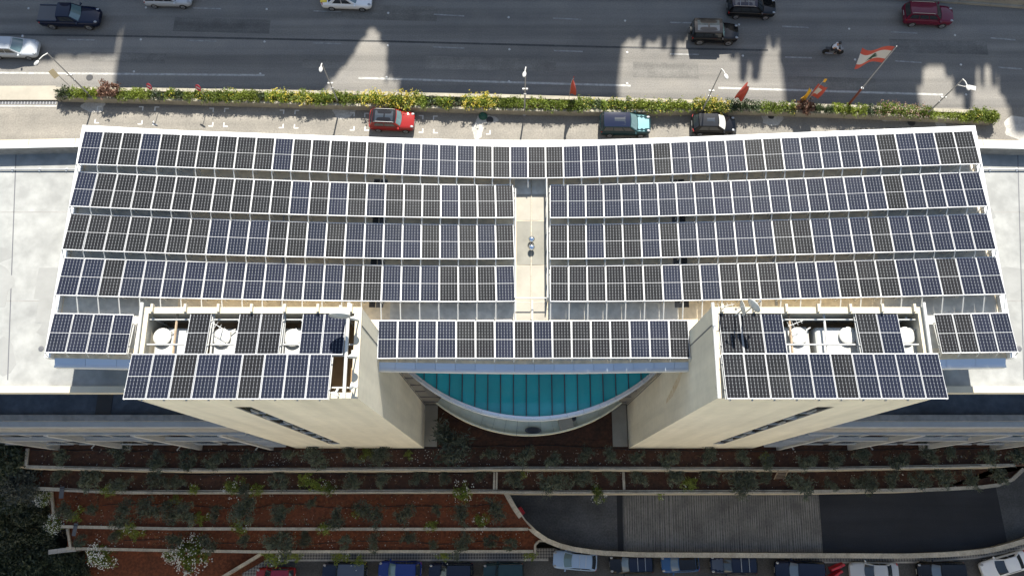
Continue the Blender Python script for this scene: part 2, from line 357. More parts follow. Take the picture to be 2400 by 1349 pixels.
# facade foot line of the whole building
XL, XR = at(80, 1049, ZA).x, at(1763, 1049, ZA).x
YF = 5.33
def terrace(name, pts, z0, z1, m='soil'):
    return struct(MB().prism([(p.x, p.y) for p in pts], z0, z1).build(name, M[m]))
cap1 = [(-60, 1086), (60, 1093), (400, 1100), (1100, 1097.5), (1200, 1096), (1900, 1097.5), (2380, 1089), (2480, 1085)]
cap2 = [(70, 1143), (260, 1152), (700, 1151), (1150, 1150), (1190, 1152), (1920, 1151), (2200, 1146), (2330, 1139), (2372, 1124), (2400, 1098), (2425, 1060)]
cap3 = [(142, 1233), (400, 1238), (1000, 1239), (1238, 1239)]
cap4 = [(155, 1284), (400, 1289), (600, 1292), (1250, 1291)]
A = lambda pts, z: [at(x, y, z) for x, y in pts]
def between(top, z_top, bottom, zb): return A(top, z_top) + A(bottom, zb)[::-1]
terrace('soil_terrace', A([(18, 1030), (2500, 1030)], ZA) + A(cap1[1:], ZA)[::-1] , -18.4, ZA)
terrace('soil_terrace', A([(60, 1090), (2470, 1080)], ZB) + A(cap2, ZB)[::-1], -18.4, ZB)
terrace('soil_terrace', A([(120, 1145), (1187, 1145), (1204, 1183), (1230, 1220), (1246, 1238), (118, 1236)], ZC), -18.4, ZC, 'red_soil')
terrace('soil_terrace', A([(1026, 945), (1437, 945), (1437, 1029.5), (1026, 1029.5)], ZA), -18.4, ZA)
terrace('soil_terrace', A([(158, 1232), (1242, 1232), (1268, 1256), (1290, 1266), (1255, 1268), (1255, 1292), (158, 1288)], ZD), -18.4, ZD, 'red_soil')
# ramp with its three surfaces
ramp_in = [(1186, 1150), (1204, 1183), (1230, 1220), (1268, 1256), (1325, 1279), (1400, 1290.5), (1500, 1295), (1900, 1297), (2130, 1298), (2230, 1294), (2320, 1286), (2400, 1264), (2470, 1235)]
struct(MB().prism([(p.x, p.y) for p in A([(1180, 1140), (2520, 1060)], ZR) + A(ramp_in[::-1], ZR - 0.0)], -18.4, ZR).build('ramp', M['ramp']))
struct(MB().prism([(p.x, p.y) for p in A([(1461, 1145), (1918, 1145), (1929, 1296), (1463, 1295)], ZR)], ZR - 0.05, ZR + 0.006).build('ramp_groove_surface', M['groove']))
struct(MB().prism([(p.x, p.y) for p in A([(1918, 1145), (2333, 1135), (2362, 1277), (2130, 1298), (1929, 1296)], ZR)], ZR - 0.05, ZR + 0.005).build('ramp_asphalt', M['black_asphalt']))
struct(MB().prism([(p.x, p.y) for p in A([(1445, 1145), (1458, 1145), (1461, 1295), (1448, 1295)], ZR)], ZR - 0.05, ZR + 0.010).build('ramp_drain', M['drain']))
g = MB(); pa, pb = at(1464, 1150, ZR), at(1916, 1150, ZR); pc, pd = at(1466, 1292, ZR), at(1926, 1292, ZR)
for i in range(84):
    u = (i + 0.5 + rnd.uniform(-.18, .18)) / 84; a, b = pa.lerp(pb, u), pc.lerp(pd, u)
    k0, k1 = (0.0, 1.0)
    prev = a
    for j in range(1, 9):
        q = a.lerp(b, j / 8); q.x += rnd.uniform(-.02, .02)
        mid = (prev + q) / 2; d = q - prev
        g.box((mid.x, mid.y, ZR + 0.012), (0.10, d.length, 0.024), math.atan2(d.y, d.x) - math.pi / 2); prev = q
props(g.build('groove_ridges', M['rib']), 'rows of raised concrete ribs across the ramp', None, None, 'stuff')
# lower street, its sidewalks
struct(MB().prism([(p.x, p.y) for p in A([(540, 1300), (1300, 1285), (2600, 1200), (2700, 1700), (300, 1700)], ZS)], -18.35, ZS).build('street', M['street']))
def tilemat():
    m = mat('checker_tiles', (0.16, 0.15, 0.14), 0.85); n = m.node_tree; L = n.links
    ck = n.nodes.new('ShaderNodeTexChecker'); ck.inputs['Scale'].default_value = 5.2
    ck.inputs[1].default_value = (0.24, 0.225, 0.20, 1); ck.inputs[2].default_value = (0.085, 0.08, 0.075, 1)
    geo = n.nodes.new('ShaderNodeNewGeometry'); mp = n.nodes.new('ShaderNodeMapping'); mp.inputs['Rotation'].default_value = (0, 0, 0.78)
    mp.inputs['Location'].default_value = (0.03, 0.03, 0.07)
    L.new(geo.outputs['Position'], mp.inputs[0]); L.new(mp.outputs[0], ck.inputs[0]); L.new(ck.outputs[0], n.nodes['Principled BSDF'].inputs['Base Color'])
    return m
M['tiles'] = tilemat()
def walkway(pts, w0, w1, name='sidewalk'):
    P = resample(A(pts, ZS), 3); o = strip_mb(P, w0, w1, ZS - 0.2, ZS + 0.13).build(name, M['tiles']); struct(o)
    struct(strip_mb(P, w0 - 0.16, w0, ZS - 0.2, ZS + 0.125).build('kerb', M['patch']))
walkway([(662, 1310), (1285, 1309)], 0.0, 0.75)
walkway([(575, 1360), (662, 1310)], 0.0, 0.75)
walkway([(1852, 1314), (2130, 1315), (2300, 1303), (2420, 1278)], 0.0, 0.5)
struct(MB().prism([(p.x, p.y) for p in A([(1255, 1283), (1300, 1283), (1330, 1300), (1268, 1306)], ZS)], ZS - .1, ZS + .14).build('sidewalk', M['tiles']))
# red earth at the bottom left corner and the wild slope beside it
struct(MB().prism([(p.x, p.y) for p in A([(200, 1286), (640, 1290), (662, 1306), (560, 1365), (500, 1420), (190, 1420)], ZS)], -18.35, ZS + 0.03).build('soil', M['red_soil']))
hs = []
for j in range(15):
    r = []
    for i in range(17):
        px = -330 + i * 36; py = 1010 + j * 32; z = -3.4 - 14.6 * min(1, max(0, (py - 1045) / 245)) + rnd.uniform(-.35, .35)
        e = at(px, py, z)
        lim = 20 + 150 * min(1, max(0, (py - 1040) / 200))
        if px > lim: e.z -= 3.0 * min(1, (px - lim) / 40)
        r.append(e)
    hs.append(r)
hs = hs[::-1]
struct(MB().grid(hs).build('hillside', M['dark_soil'], smooth=True))

# terrace walls with their cap stones
def wall_with_caps(label, pts, z0, z1, w=0.26, step=1.45, m='stone', cap=0.09, cat='retaining wall', name='retaining_wall'):
    P = resample([Vector((p.x, p.y, 0)) for p in A(pts, z1)], step)
    base = P[0]; t = thing(name, label, cat, (base.x, base.y, z0), 0, 'retaining walls of the soil terraces')
    strip_mb(P, -w / 2 + 0.03, w / 2 - 0.03, z0, z1 - cap).build('wall', M[m], t)
    for i in range(len(P) - 1):
        a, b = P[i], P[i + 1]; d = (b - a).normalized() * 0.008
        n1 = (P[min(i + 2, len(P) - 1)] - P[max(i - 0, 0)])
        dz = rnd.uniform(-0.006, 0.006)
        q = strip_mb([a + d, b - d], -w / 2, w / 2, z1 - cap, z1 + dz)
        q.build('coping_stone', M[m], t)
    return t
wall_with_caps('long cream stone wall along the edge of the uppermost soil terrace', cap1[1:-1], ZB - .1, ZA + 0.25)
wall_with_caps('cream stone wall below the second soil terrace, curving at its right end', cap2[:-1], ZC - 4.1, ZB + 0.25, 0.30)
wall_with_caps('cream stone wall below the third soil terrace, ending at the curved ramp wall', cap3, ZD - .1, ZC + 0.25)
wall_with_caps('lowest cream stone terrace wall beside the tiled sidewalk', cap4, ZS - .3, ZD + 0.25)
tz = lambda x: ZC + .25 if x < 1215 else (ZR + .9 if x > 1345 else ZC + .25 + (ZR + .65 - ZC) * (x - 1215) / 130)
PW = resample([at(x, y + 4, tz(x)) for x, y in ramp_in], 1.5)
cw = thing('retaining_wall', 'smooth pale wall curving between the ramp and the parked cars of the lower street', 'retaining wall', (PW[0].x, PW[0].y, ZS), 0, 'retaining walls of the soil terraces')
def slope_strip(a, b, w, za0, zb0, za1, zb1):
    t_ = (b - a); t_.z = 0; t_.normalize(); n = Vector((-t_.y, t_.x, 0)) * (w / 2); vs = []
    for zz in ((za0, zb0), (za1, zb1)):
        for q, o, z in ((a, -n, zz[0]), (b, -n, zz[1]), (b, n, zz[1]), (a, n, zz[0])): vs.append((q.x + o.x, q.y + o.y, z))
    return MB().add(vs, [(3, 2, 1, 0), (4, 5, 6, 7), (0, 1, 5, 4), (1, 2, 6, 5), (2, 3, 7, 6), (3, 0, 4, 7)])
for i in range(len(PW) - 1):
    a, b = PW[i], PW[i + 1]; d = (b - a).normalized() * .006
    slope_strip(a, b, .36, ZS - .3, ZS - .3, a.z - .12, b.z - .12).build('wall', M['stone'], cw)
    slope_strip(a + d, b - d, .44, a.z - .12, b.z - .12, a.z, b.z).build('coping_stone', M['stone'], cw)
wall_with_caps('short stone cross wall at the left end of the uppermost terrace', [(63, 1050), (60, 1090)], ZB, ZA + 0.26, 0.22, 0.6)
wall_with_caps('bent stone wall at the wild slope left of the uppermost terrace', [(17, 1041), (26, 1066), (44, 1094)], ZB, ZA + 0.2, 0.26, 0.6)
wall_with_caps('stone cross wall at the left end of the third soil terrace', [(119, 1151), (128, 1230)], ZD, ZC + 0.27, 0.22, 0.8)
wall_with_caps('stone cross wall at the left end of the lowest soil terrace', [(157, 1238), (165, 1284)], ZS, ZD + 0.27, 0.22, 0.7)
wall_with_caps('left one of the two narrow cross walls dividing the second terrace near its middle', [(1158.5, 1102), (1157.5, 1146)], ZC, ZB + 0.27, 0.16, 0.9)
wall_with_caps('narrow cross wall touching its twin in the middle of the second terrace', [(1164.5, 1102), (1163.5, 1146)], ZC, ZB + 0.27, 0.16, 0.9)
wall_with_caps('lone cross wall dividing the second terrace above the drain of the ramp', [(1461, 1102), (1463, 1146)], ZC, ZB + 0.27, 0.22, 0.9)
wall_with_caps('pale concrete wall stub reaching from the lowest terrace into the wild slope', [(113, 1293), (160, 1287), (178, 1286)], ZS, ZD + 0.1, 0.42, 0.9, 'patch')
wall_with_caps('diagonal stone wall rising beside the tiled path at the bottom left', [(520, 1352), (600, 1304), (612, 1296)], ZS - .2, ZS + 0.9, 0.3, 0.9)
wall_with_caps('small stone corner wall where the sidewalk ends at the curved ramp wall', [(1254, 1296), (1254, 1267), (1282, 1266)], ZS, ZD + 0.4, 0.2, 0.7)
# pebbles on the soil
def scatter_pebbles(n):
    mb = MB()
    for _ in range(n):
        zone = rnd.choice([(ZA, 1052, 1090, 70, 2390), (ZB, 1106, 1143, 90, 2300), (ZC, 1158, 1232, 135, 1180), (ZD, 1246, 1284, 170, 1230), (ZA, 1052, 1090, 480, 1500)])
        p = at(rnd.uniform(zone[3], zone[4]), rnd.uniform(zone[1], zone[2]), zone[0]); s = rnd.uniform(0.02, 0.06) * (1.6 if rnd.random() < .06 else 1)
        mb.box((p.x, p.y, zone[0] + s * .3), (s * rnd.uniform(.8, 1.6), s, s), rnd.uniform(0, 3))
    return mb
props(scatter_pebbles(1500).build('pebbles', M['pebble']), 'pale pebbles strewn over the red soil', None, None, 'stuff')
for lab, z, pts in (('black irrigation hose winding along the uppermost soil terrace', ZA, [(70, 1053), (250, 1056), (420, 1058), (520, 1058), (620, 1056), (780, 1059), (1100, 1046), (1300, 1043), (1480, 1052), (1700, 1056), (2000, 1054), (2380, 1049)]),
                    ('black irrigation hose winding along the second soil terrace', ZB, [(380, 1109), (520, 1112), (700, 1109), (820, 1111), (1000, 1112), (1140, 1106)]),
                    ('black irrigation hose winding along the third soil terrace', ZC, [(240, 1183), (320, 1179), (480, 1186), (580, 1192), (680, 1178), (790, 1191), (940, 1184), (1080, 1187), (1160, 1180)]),
                    ('black irrigation hose winding along the lowest soil terrace', ZD, [(290, 1266), (400, 1262), (520, 1273), (580, 1268), (700, 1276), (820, 1268), (960, 1266), (1020, 1276), (1130, 1268), (1200, 1272)]),
                    ('thin black hose lying on the coping of the second terrace wall', ZB + .26, [(150, 1146), (400, 1151), (800, 1150), (1150, 1149), (1500, 1151), (1900, 1150)]),
                    ('thin black hose lying on the coping of the uppermost terrace wall', ZA + .26, [(150, 1094), (400, 1098.5), (800, 1097.5), (1150, 1096), (1500, 1095.5), (1900, 1096.5), (2300, 1090)])):
    P = resample(A(pts, z + 0.03), 0.8)
    for p in P: p.y += rnd.uniform(-.05, .05) * (0.3 if 'coping' in lab else 1)
    props(MB().tube(P, 0.03, 5).build('irrigation_hose', M['hose'], origin=P[0]), lab, 'hose')

# ------------------------------------------------------------------ road markings and studs
def dash(x0, y0, x1, y1, w=0.13, m='paint_worn', name='lane_marking'):
    struct(strip_mb(resample([at(x0, y0, 0), at(x1, y1, 0)], 4), -w / 2, w / 2, -0.004, 0.0045).build(name, M[m]))
for q in ((157, 93, 222, 94), (438, 95, 507, 97), (733, 101, 800, 102.5), (1014, 110, 1088, 113), (1298, 119, 1366, 121), (1570, 127, 1638, 128), (1840, 134, 1903, 136), (2098, 143, 2160, 147), (2340, 158, 2395, 162),
          (452, 19, 518, 21), (735, 26, 800, 28), (1017, 34, 1088, 38), (1296, 43, 1362, 46), (1570, 53, 1640, 54.5), (1833, 62, 1895, 65), (2088, 75, 2150, 78), (2322, 89, 2380, 94)): dash(*q)
for q in ((-100, 170, 620, 176.5), (840, 183, 1478, 201), (1683, 206, 2210, 222)): dash(*q, w=0.2, m='paint')
struct(strip_mb(resample([at(-60, 80, 0), at(300, 85, 0), at(900, 97, 0), at(1400, 110, 0), at(1800, 118, 0)], 5), -.1, .1, -.004, .003).build('tar_seam', M['street']))
for i, (x, y, l, w_) in enumerate(((520, 60, 9, 1.5), (1150, 150, 12, 1.3), (1560, 165, 6, 1.6), (1950, 195, 8, 1.2), (300, 135, 7, 1.0), (900, 30, 10, 1.6), (2200, 110, 9, 1.4), (760, 150, 4, .9))):
    p = at(x, y, 0); struct(MB().box((p.x, p.y, -.001), (l, w_, .007 + .0002 * i), -.03).build('asphalt_patch', mat('repaired_asphalt', ((.150, .142, .128), (.200, .186, .162))[i % 2], .88, noise=(.8, .3), bump=.3, scale2=(7, .15), streak=(0.05, 0.8, 0, 0.3))))
studs = [(67, 20), (342, 18), (625, 22), (910, 31), (1192, 41), (1465, 49), (1732, 58), (1990, 68), (2238, 83), (330, 93), (620, 98), (909, 107), (1194, 116), (1470, 123), (1741, 131), (2004, 140), (2252, 152), (314, 168), (610, 173), (906, 181), (1193, 191), (1470, 196), (1746, 202), (2264, 222)]
stm = MB().lathe([(0.11, 0), (0.10, 0.03), (0.05, 0.045)], n=10).mesh('road_stud', M['white_paint'])
for i, (x, y) in enumerate(studs):
    p = at(x, y, 0); o = inst('road_stud', stm, None, p)
    line = 'far lane line' if i < 9 else ('near lane line' if i < 17 else 'solid edge line')
    k = i if i < 9 else (i - 9 if i < 17 else i - 17)
    props(o, 'small white road stud on the %s, %s from the left' % (line, ordw(k)), 'road stud', 'white road studs')
Z1 = lambda x, y: (x / 3, y / 3); Z2 = lambda x, y: (800 + x / 3, y / 3)
def ell(px, py, dx, dy):
    p = at(px, py, 0); mb = MB(); l, w = 0.42, 0.10
    mb.bx(min(p.x, p.x + dx * l), max(p.x, p.x + dx * l), min(p.y, p.y - dy * w), max(p.y, p.y - dy * w), -.004, .0045)
    mb.bx(min(p.x, p.x + dx * w), max(p.x, p.x + dx * w), min(p.y - dy * w, p.y - dy * l), max(p.y - dy * w, p.y - dy * l), -.004, .0045)
    struct(mb.build('bay_marking', M['bay_paint']))
for f, x, y, dx, dy in ((Z1, 684, 745, 1, 1), (Z1, 1010, 748, -1, 1), (Z1, 1088, 750, 1, 1), (Z1, 1505, 758, -1, 1), (Z1, 1578, 760, 1, 1), (Z1, 2000, 772, -1, 1), (Z1, 2072, 774, 1, 1), (Z2, 95, 790, -1, 1), (Z2, 162, 794, 1, 1), (Z2, 578, 810, -1, 1), (Z2, 645, 814, 1, 1),
                        (Z1, 662, 868, 1, -1), (Z1, 1000, 876, -1, -1), (Z1, 1072, 880, 1, -1), (Z1, 1498, 890, -1, -1), (Z1, 1568, 892, 1, -1), (Z1, 1993, 902, -1, -1), (Z1, 2065, 904, 1, -1), (Z2, 92, 918, -1, -1), (Z2, 162, 920, 1, -1), (Z2, 576, 934, -1, -1), (Z2, 645, 938, 1, -1), (Z2, 1050, 946, -1, -1)):
    ell(*f(x, y), dx, dy)
def blob(px, py, rx, ry, m, name, h=0.004, seed=0, z=0.0):
    r = random.Random(seed); p = at(px, py, z); n = 26; ph = [r.uniform(0, 6.3) for _ in range(4)]
    pts = [(p.x + rx * math.cos(a) * (1 + .12 * math.sin(3 * a + ph[0]) + .08 * math.sin(5 * a + ph[1])), p.y + ry * math.sin(a) * (1 + .12 * math.sin(2 * a + ph[2]) + .06 * math.sin(7 * a + ph[3]))) for a in (2 * math.pi * i / n for i in range(n))]
    return struct(MB().prism(pts, z - 0.004, z + h).build(name, M[m]))
for i, (x, y, rx, ry) in enumerate(((220, 250, 1.05, .62), (805, 262, 1.0, .65), (1120, 305, .5, 1.0), (1140, 280, 1.0, .45), (1808, 278, .95, .75), (2205, 286, .45, 1.2), (2225, 268, 1.1, .5), (2390, 300, 1.5, 1.1), (2100, 278, 1.6, .3))):
    blob(x, y, rx, ry, 'patch', 'cement_patch', 0.0035 + i * 0.0002, i)
for x, y, r, lab in ((1148, 281, .33, 'round grey manhole cover in a cement patch near the green hose reel'), (2136, 287, .36, 'black open-looking manhole beside the lamp at the right end of the planter'), (1807, 272, .30, 'round manhole cover in the cream cement patch right of the black hatchback'), (210, 182, .32, 'manhole cover on the sunlit highway edge near the left lamp')):
    p = at(x, y, 0); t = thing('manhole_cover', lab, 'manhole', (p.x, p.y, 0.004), 0, 'manhole covers')
    MB().lathe([(r, 0), (r, .012)], n=22).local('frame', M['street'], t); MB().lathe([(r * .86, .004), (r * .86, .02)], n=22).local('lid', M['manhole'], t)
# pale pavement and its grating at the far left
struct(MB().prism([(p.x, p.y) for p in A([(-260, 204), (133, 203), (137, 236), (-260, 236)], 0)], -.1, .14).build('sidewalk', M['pave']))
gt = thing('drain_grating', 'long dark drain grating in front of the pale pavement at the left', 'drain', at(65, 242, 0), 0)
a, b = at(-200, 241.5, 0), at(131, 242, 0)
MB().bx(a.x, b.x, a.y - .13, a.y + .13, -.05, .004).build('channel', M['dark_grey'], gt)
bars = MB()
for i in range(46):
    x = a.x + (b.x - a.x) * i / 45; bars.bx(x - .03, x + .03, a.y - .13, a.y + .13, .004, .02)
ob = bars.build('grating_bars', M['grey_steel'], gt)
dash(-200, 248, 133, 248.5, 0.18, 'patch', 'kerb')
# median barrier at the top right corner
mbp = resample([at(700, -72, 0), at(1300, -48, 0), at(1950, -12, 0), at(2100, 1, 0), at(2250, 10, 0), at(2470, 26, 0), at(3000, 70, 0)], 3)
t = thing('concrete_barrier', 'grey concrete median barrier at the top right corner of the highway', 'barrier', mbp[0])
for i in range(len(mbp) - 1):
    d = (mbp[i + 1] - mbp[i]).normalized() * 0.02
    q = strip_mb([mbp[i] + d, mbp[i + 1] - d], 0.0, .75, -.02, .25); q2 = strip_mb([mbp[i] + d, mbp[i + 1] - d], .22, .52, .25, .95)
    q.add(q2.v, q2.f); q.build('barrier_segment', M['pave'], t)

# ------------------------------------------------------------------ planter between highway and service lane
PN = [(131, 204), (400, 206.5), (800, 213), (1200, 221.5), (1600, 233), (2000, 246), (2300, 258), (2338, 262)]
PS = [(136, 228), (400, 235), (800, 247), (1267, 260.5), (1500, 262), (1710, 258), (2000, 268), (2200, 277), (2330, 283)]
ZP = 0.85
pl = thing('planter', 'long pale concrete planter between the highway and the service lane', 'planter', at(1200, 245, 0))
def caps(pts, w0, w1, zt):
    P = resample(A(pts, zt), 2.4)
    strip_mb(P, w0 + .03, w1 - .03, -.02, zt - .07).build('planter_wall', M['planter'], pl)
    for i in range(len(P) - 1):
        d = (P[i + 1] - P[i]).normalized() * .006
        strip_mb([P[i] + d, P[i + 1] - d], w0, w1, zt - .07, zt + rnd.uniform(-.006, .006)).build('coping_stone', M['planter'], pl)
caps(PN, -.34, .0, ZP + .1); caps(PS, -.02, .24, ZP)
ps = A(PS, .6)[::-1]; pn = A(PN, .6)
MB().prism([(p.x, p.y - .1) for p in pn] + [(p.x, p.y + .1) for p in ps], -.02, .62).build('soil_bed', M['plant_soil'], pl)
e0, e1 = at(131, 204, ZP), at(136, 228, ZP); MB().bx(e0.x - .02, e0.x + .24, e1.y + .02, e0.y - .03, -.02, ZP - .01).build('planter_wall', M['planter'], pl)
e0, e1 = at(2334, 264, ZP), at(2334, 280, ZP); MB().bx(e0.x - .2, e0.x + .12, e1.y + .05, e0.y - .05, -.02, ZP - .012).build('planter_wall', M['planter'], pl)

# ------------------------------------------------------------------ main building
X0 = 1.13
def V(x): return 0.115 * (math.sqrt((x - X0) ** 2 + 16) - 4)         # the roof rises gently towards both ends
def atV(px, py, zo):
    z = zo
    for _ in range(8): p = at(px, py, z); z = zo + V(p.x)
    return at(px, py, z)
main = thing('office_building', 'long cream office building under the main solar roof, between the two stair towers', 'building', (X0, 15, ZA))
def interp(tab, x):
    if x <= tab[0][0]: return tab[0][1]
    for i in range(1, len(tab)):
        if x <= tab[i][0]:
            a, b = tab[i - 1], tab[i]; return a[1] + (b[1] - a[1]) * (x - a[0]) / (b[0] - a[0])
    return tab[-1][1]
ZCOP = 20.95
Nc = [atV(x, y, ZCOP) for x, y in ((193, 293), (425, 305.5), (777, 318), (907, 322.5), (1243, 328), (1590, 322), (1842, 311.5), (2060, 303), (2286, 294))]
Nt = [(p.x, p.y) for p in Nc]
cL0, cL1 = Nc[0], atV(103, 838, ZCOP); cR0, cR1 = Nc[-1], atV(2383, 838, ZCOP)
xl, xr = (cL0.x + cL1.x) / 2, (cR0.x + cR1.x) / 2
YS_c, YS_w = 8.12, cL1.y + 0.05
def Ysouth(x): return YS_c if -7.6 < x < 10.1 else (YS_w if (x < -18.0 or x > 20.2) else 9.9)
def vslab(mb, xs, y0f, y1f, z0f, z1f, mi=0):
    """a slab cut in columns along x; its top and bottom follow the roof"""
    for i in range(len(xs) - 1):
        a, b = xs[i], xs[i + 1]; m_ = (a + b) / 2
        ya, yb = y0f(m_), y0f(m_)
        vs = [(a, ya, z0f(a)), (b, yb, z0f(b)), (b, y1f(b), z0f(b)), (a, y1f(a), z0f(a)), (a, ya, z1f(a)), (b, yb, z1f(b)), (b, y1f(b), z1f(b)), (a, y1f(a), z1f(a))]
        mb.add(vs, [(3, 2, 1, 0), (4, 5, 6, 7), (0, 1, 5, 4), (1, 2, 6, 5), (2, 3, 7, 6), (3, 0, 4, 7)], mi)
    return mb
def lin(a, b, n): return [a + (b - a) * i / n for i in range(n + 1)]
Yn = lambda x: interp(Nt, x)
ZD0 = 20.7
dz = lambda x: ZD0 + V(x)
XS = sorted(lin(xl + .02, -18.06, 8) + lin(-18.0, -7.68, 10) + lin(-7.6, 10.1, 18) + lin(10.16, 20.2, 10) + lin(20.26, xr - .02, 8))
vslab(MB(), XS, Ysouth, lambda x: Yn(x) - .25, lambda x: dz(x) - .45, dz).build('roof_deck', M['deck'], main)
# body of the building: kept inside the roof outline
vslab(MB(), sorted(lin(xl + .5, xr - .5, 30)), lambda x: 9.0, lambda x: Yn(x) - .8, lambda x: ZA - .2, lambda x: dz(x) - .5).build('wall', M['grey_wall'], main)
# coping round the roof, in segments
P = resample([Vector((p.x, p.y, 0)) for p in Nc], 1.75)
for i in range(len(P) - 1):
    a, b = P[i], P[i + 1]; d = (b - a).normalized() * .006; a = a + d; b = b - d; mb = MB(); vs = []
    for z in (-.55, 0):
        for q, o in ((a, -.46), (b, -.46), (b, 0), (a, 0)): vs.append((q.x, q.y + o, ZCOP + V(q.x) + z))
    mb.add(vs, [(3, 2, 1, 0), (4, 5, 6, 7), (0, 1, 5, 4), (1, 2, 6, 5), (2, 3, 7, 6), (3, 0, 4, 7)]); mb.build('coping_panel', M['white'], main)
for c0, c1, sg in ((cL0, cL1, 1), (cR0, cR1, -1)):
    n = 10
    for i in range(n):
        a = c0.lerp(c1, i / n + (.03 if i == 0 else .0004)); b = c0.lerp(c1, (i + 1) / n - .0006); mb = MB(); vs = []
        for z in (-.55, 0):
            for q, o in ((a, 0), (b, 0), (b, sg * .34), (a, sg * .34)): vs.append((q.x + o, q.y, ZCOP + V(xl if sg > 0 else xr) + z + .004))
        mb.add(vs, [(3, 2, 1, 0), (4, 5, 6, 7), (0, 1, 5, 4), (1, 2, 6, 5), (2, 3, 7, 6), (3, 0, 4, 7)]); mb.build('coping_panel', M['white'], main)
# polished gutters along the south edges: centre, left end, right end
def gutter(xa, xb, n, y, zf):
    for i in range(n):
        a, b = xa + (xb - xa) * i / n + .008, xa + (xb - xa) * (i + 1) / n - .008
        mb = MB(); z0, z1 = zf(a), zf(b)
        prof = [(0.0, -.02), (-.30, -.12), (-.40, -.11), (-.40, -.50), (0.0, -.50)]
        vs = [(a, y + q, z0 + h) for q, h in prof] + [(b, y + q, z1 + h) for q, h in prof]; k = 5
        mb.add(vs, [tuple(range(k))[::-1], tuple(range(k, 2 * k))] + [(j, (j + 1) % k, k + (j + 1) % k, k + j) for j in range(k)])
        mb.build('gutter_panel', M['gutter'], main)
gutter(-7.62, 10.14, 16, YS_c - .004, lambda x: dz(x) + .0)
gutter(xl + .36, -18.12, 4, YS_w - .004, lambda x: dz(x) + .0)
gutter(20.3, xr - .36, 4, YS_w - .004, lambda x: dz(x) + .0)
for a, b, yy_ in ((xl + .36, -18.12, YS_w), (20.3, xr - .36, YS_w), (-7.6, 10.1, YS_c)):                    # white lip in front of the gutters
    vslab(MB(), lin(a, b, 8), lambda x: yy_ - .49, lambda x: yy_ - .405, lambda x: dz(x) - .5, lambda x: dz(x) - .09).build('gutter_lip', M['white'], main)
# dark expansion gutters across the deck and the grey deck bays in the middle
for px in (872, 1608):
    p = atV(px, 720, ZD0); q = atV(px + (12 if px < 1200 else -12), 420, ZD0)
    for off, w, m, h in ((0, .34, 'dark', .006), (.42 if px < 1200 else -.42, .40, 'dark_grey', .012)):
        mb = MB()
        for j in range(6):
            a = p.lerp(q, j / 6); b = p.lerp(q, (j + 1) / 6); x = a.x + off
            mb.add([(x - w / 2, a.y, dz(x - w / 2) + h), (x + w / 2, a.y, dz(x + w / 2) + h), (b.x + off + w / 2, b.y, dz(b.x + off + w / 2) + h), (b.x + off - w / 2, b.y, dz(b.x + off - w / 2) + h)], [(0, 1, 2, 3)])
        mb.build('expansion_gutter', M[m], main)
for a, b in ((-6.9, .2), (2.1, 9.4)):
    vslab(MB(), lin(a, b, 7), lambda x: 8.3, lambda x: 12.2, lambda x: dz(x) - .1, lambda x: dz(x) + .004).build('deck_screed', M['deck_grey'], main)
for a, b in ((xl + .4, -18.4), (20.5, xr - .4)):
    vslab(MB(), lin(a, b, 5), lambda x: 8.6, lambda x: 21.6, lambda x: dz(x) - .1, lambda x: dz(x) + .004).build('deck_screed', M['deck_grey'], main)
# walkway slabs in the aisle
for y0, y1, m in ((455, 516.5, 'walk'), (518, 620.5, 'walk2'), (622, 705, 'walk'), (707, 752, 'walk')):
    a, b = at(1210, y1, ZD0), at(1282, y0, ZD0); MB().bx(a.x, b.x, a.y, b.y, ZD0 - .05, ZD0 + (.03 if m == 'walk2' else .02)).build('walkway_slab', M[m], main)
a, b = at(1205, 455, ZD0), at(1290, 418, ZD0); MB().bx(a.x, b.x, a.y, b.y, ZD0 - .05, ZD0 + .014).build('walkway_slab', M['deck_grey'], main)
# recess wall details
for x in (-6.3, -5.7, 8.5, 9.1): MB().bx(x - .25, x + .25, 8.94, 8.998, 2, 12).build('cladding_panel', M['dark_grey'], main)
for k in range(5):
    for a, b in ((-7.35, -5.2), (7.3, 9.5)): MB().bx(a, b, 8.95, 8.998, -1.5 + 3.0 * k, -1.35 + 3.0 * k).build('cladding_joint', M['dark_grey'], main)
# pale ground strips beside the towers
for (x0, x1) in ((993, 1027), (1436, 1468)):
    a, b = at(x0, 1046, ZA), at(x1, 951, ZA); struct(MB().bx(a.x + .02, b.x - .02, a.y, 8.95, ZA - .1, ZA + .05).build('path', M['pave']))

# glass atrium bulging out of the recess
atr = thing('glass_atrium', 'half-round glass atrium with a teal glazed roof between the two towers', 'atrium', (1.35, 9.0, ZA))
AX, AR, AYB, AZ = 1.35, 12.1, 5.96, 13.0; AYC = AYB + AR
cy = lambda x, R=AR: AYC - math.sqrt(max(0, R * R - (x - AX) ** 2))
hw = math.sqrt(AR ** 2 - (AYC - 8.95) ** 2)
n = 19; ws = 2 * hw / n
for i in range(n):
    a, b = AX - hw + ws * i, AX - hw + ws * (i + 1); ga, gb = a + .03, b - .03
    ptsb = [(x, cy(x, AR - .12)) for x in lin(ga, gb, 4)]; ptsb = [(x, min(y, 8.93)) for x, y in ptsb]
    if min(y for x, y in ptsb) > 8.85: continue
    poly = ptsb + [(gb, 8.94), (ga, 8.94)]
    MB().prism(poly, lambda x, y: AZ - .06 + .02 * (y - 6), lambda x, y: AZ - .02 + .02 * (y - 6)).build('glass_pane', M['teal'], atr)
for i in range(1, n):
    x = AX - hw + ws * i; y = cy(x, AR - .15)
    if y < 8.85: MB().bx(x - .03, x + .03, y, 8.94, AZ - .1, AZ + .09).build('mullion', M['mullion'], atr)
A0 = math.acos((AYC - 8.93) / (AR + .25))
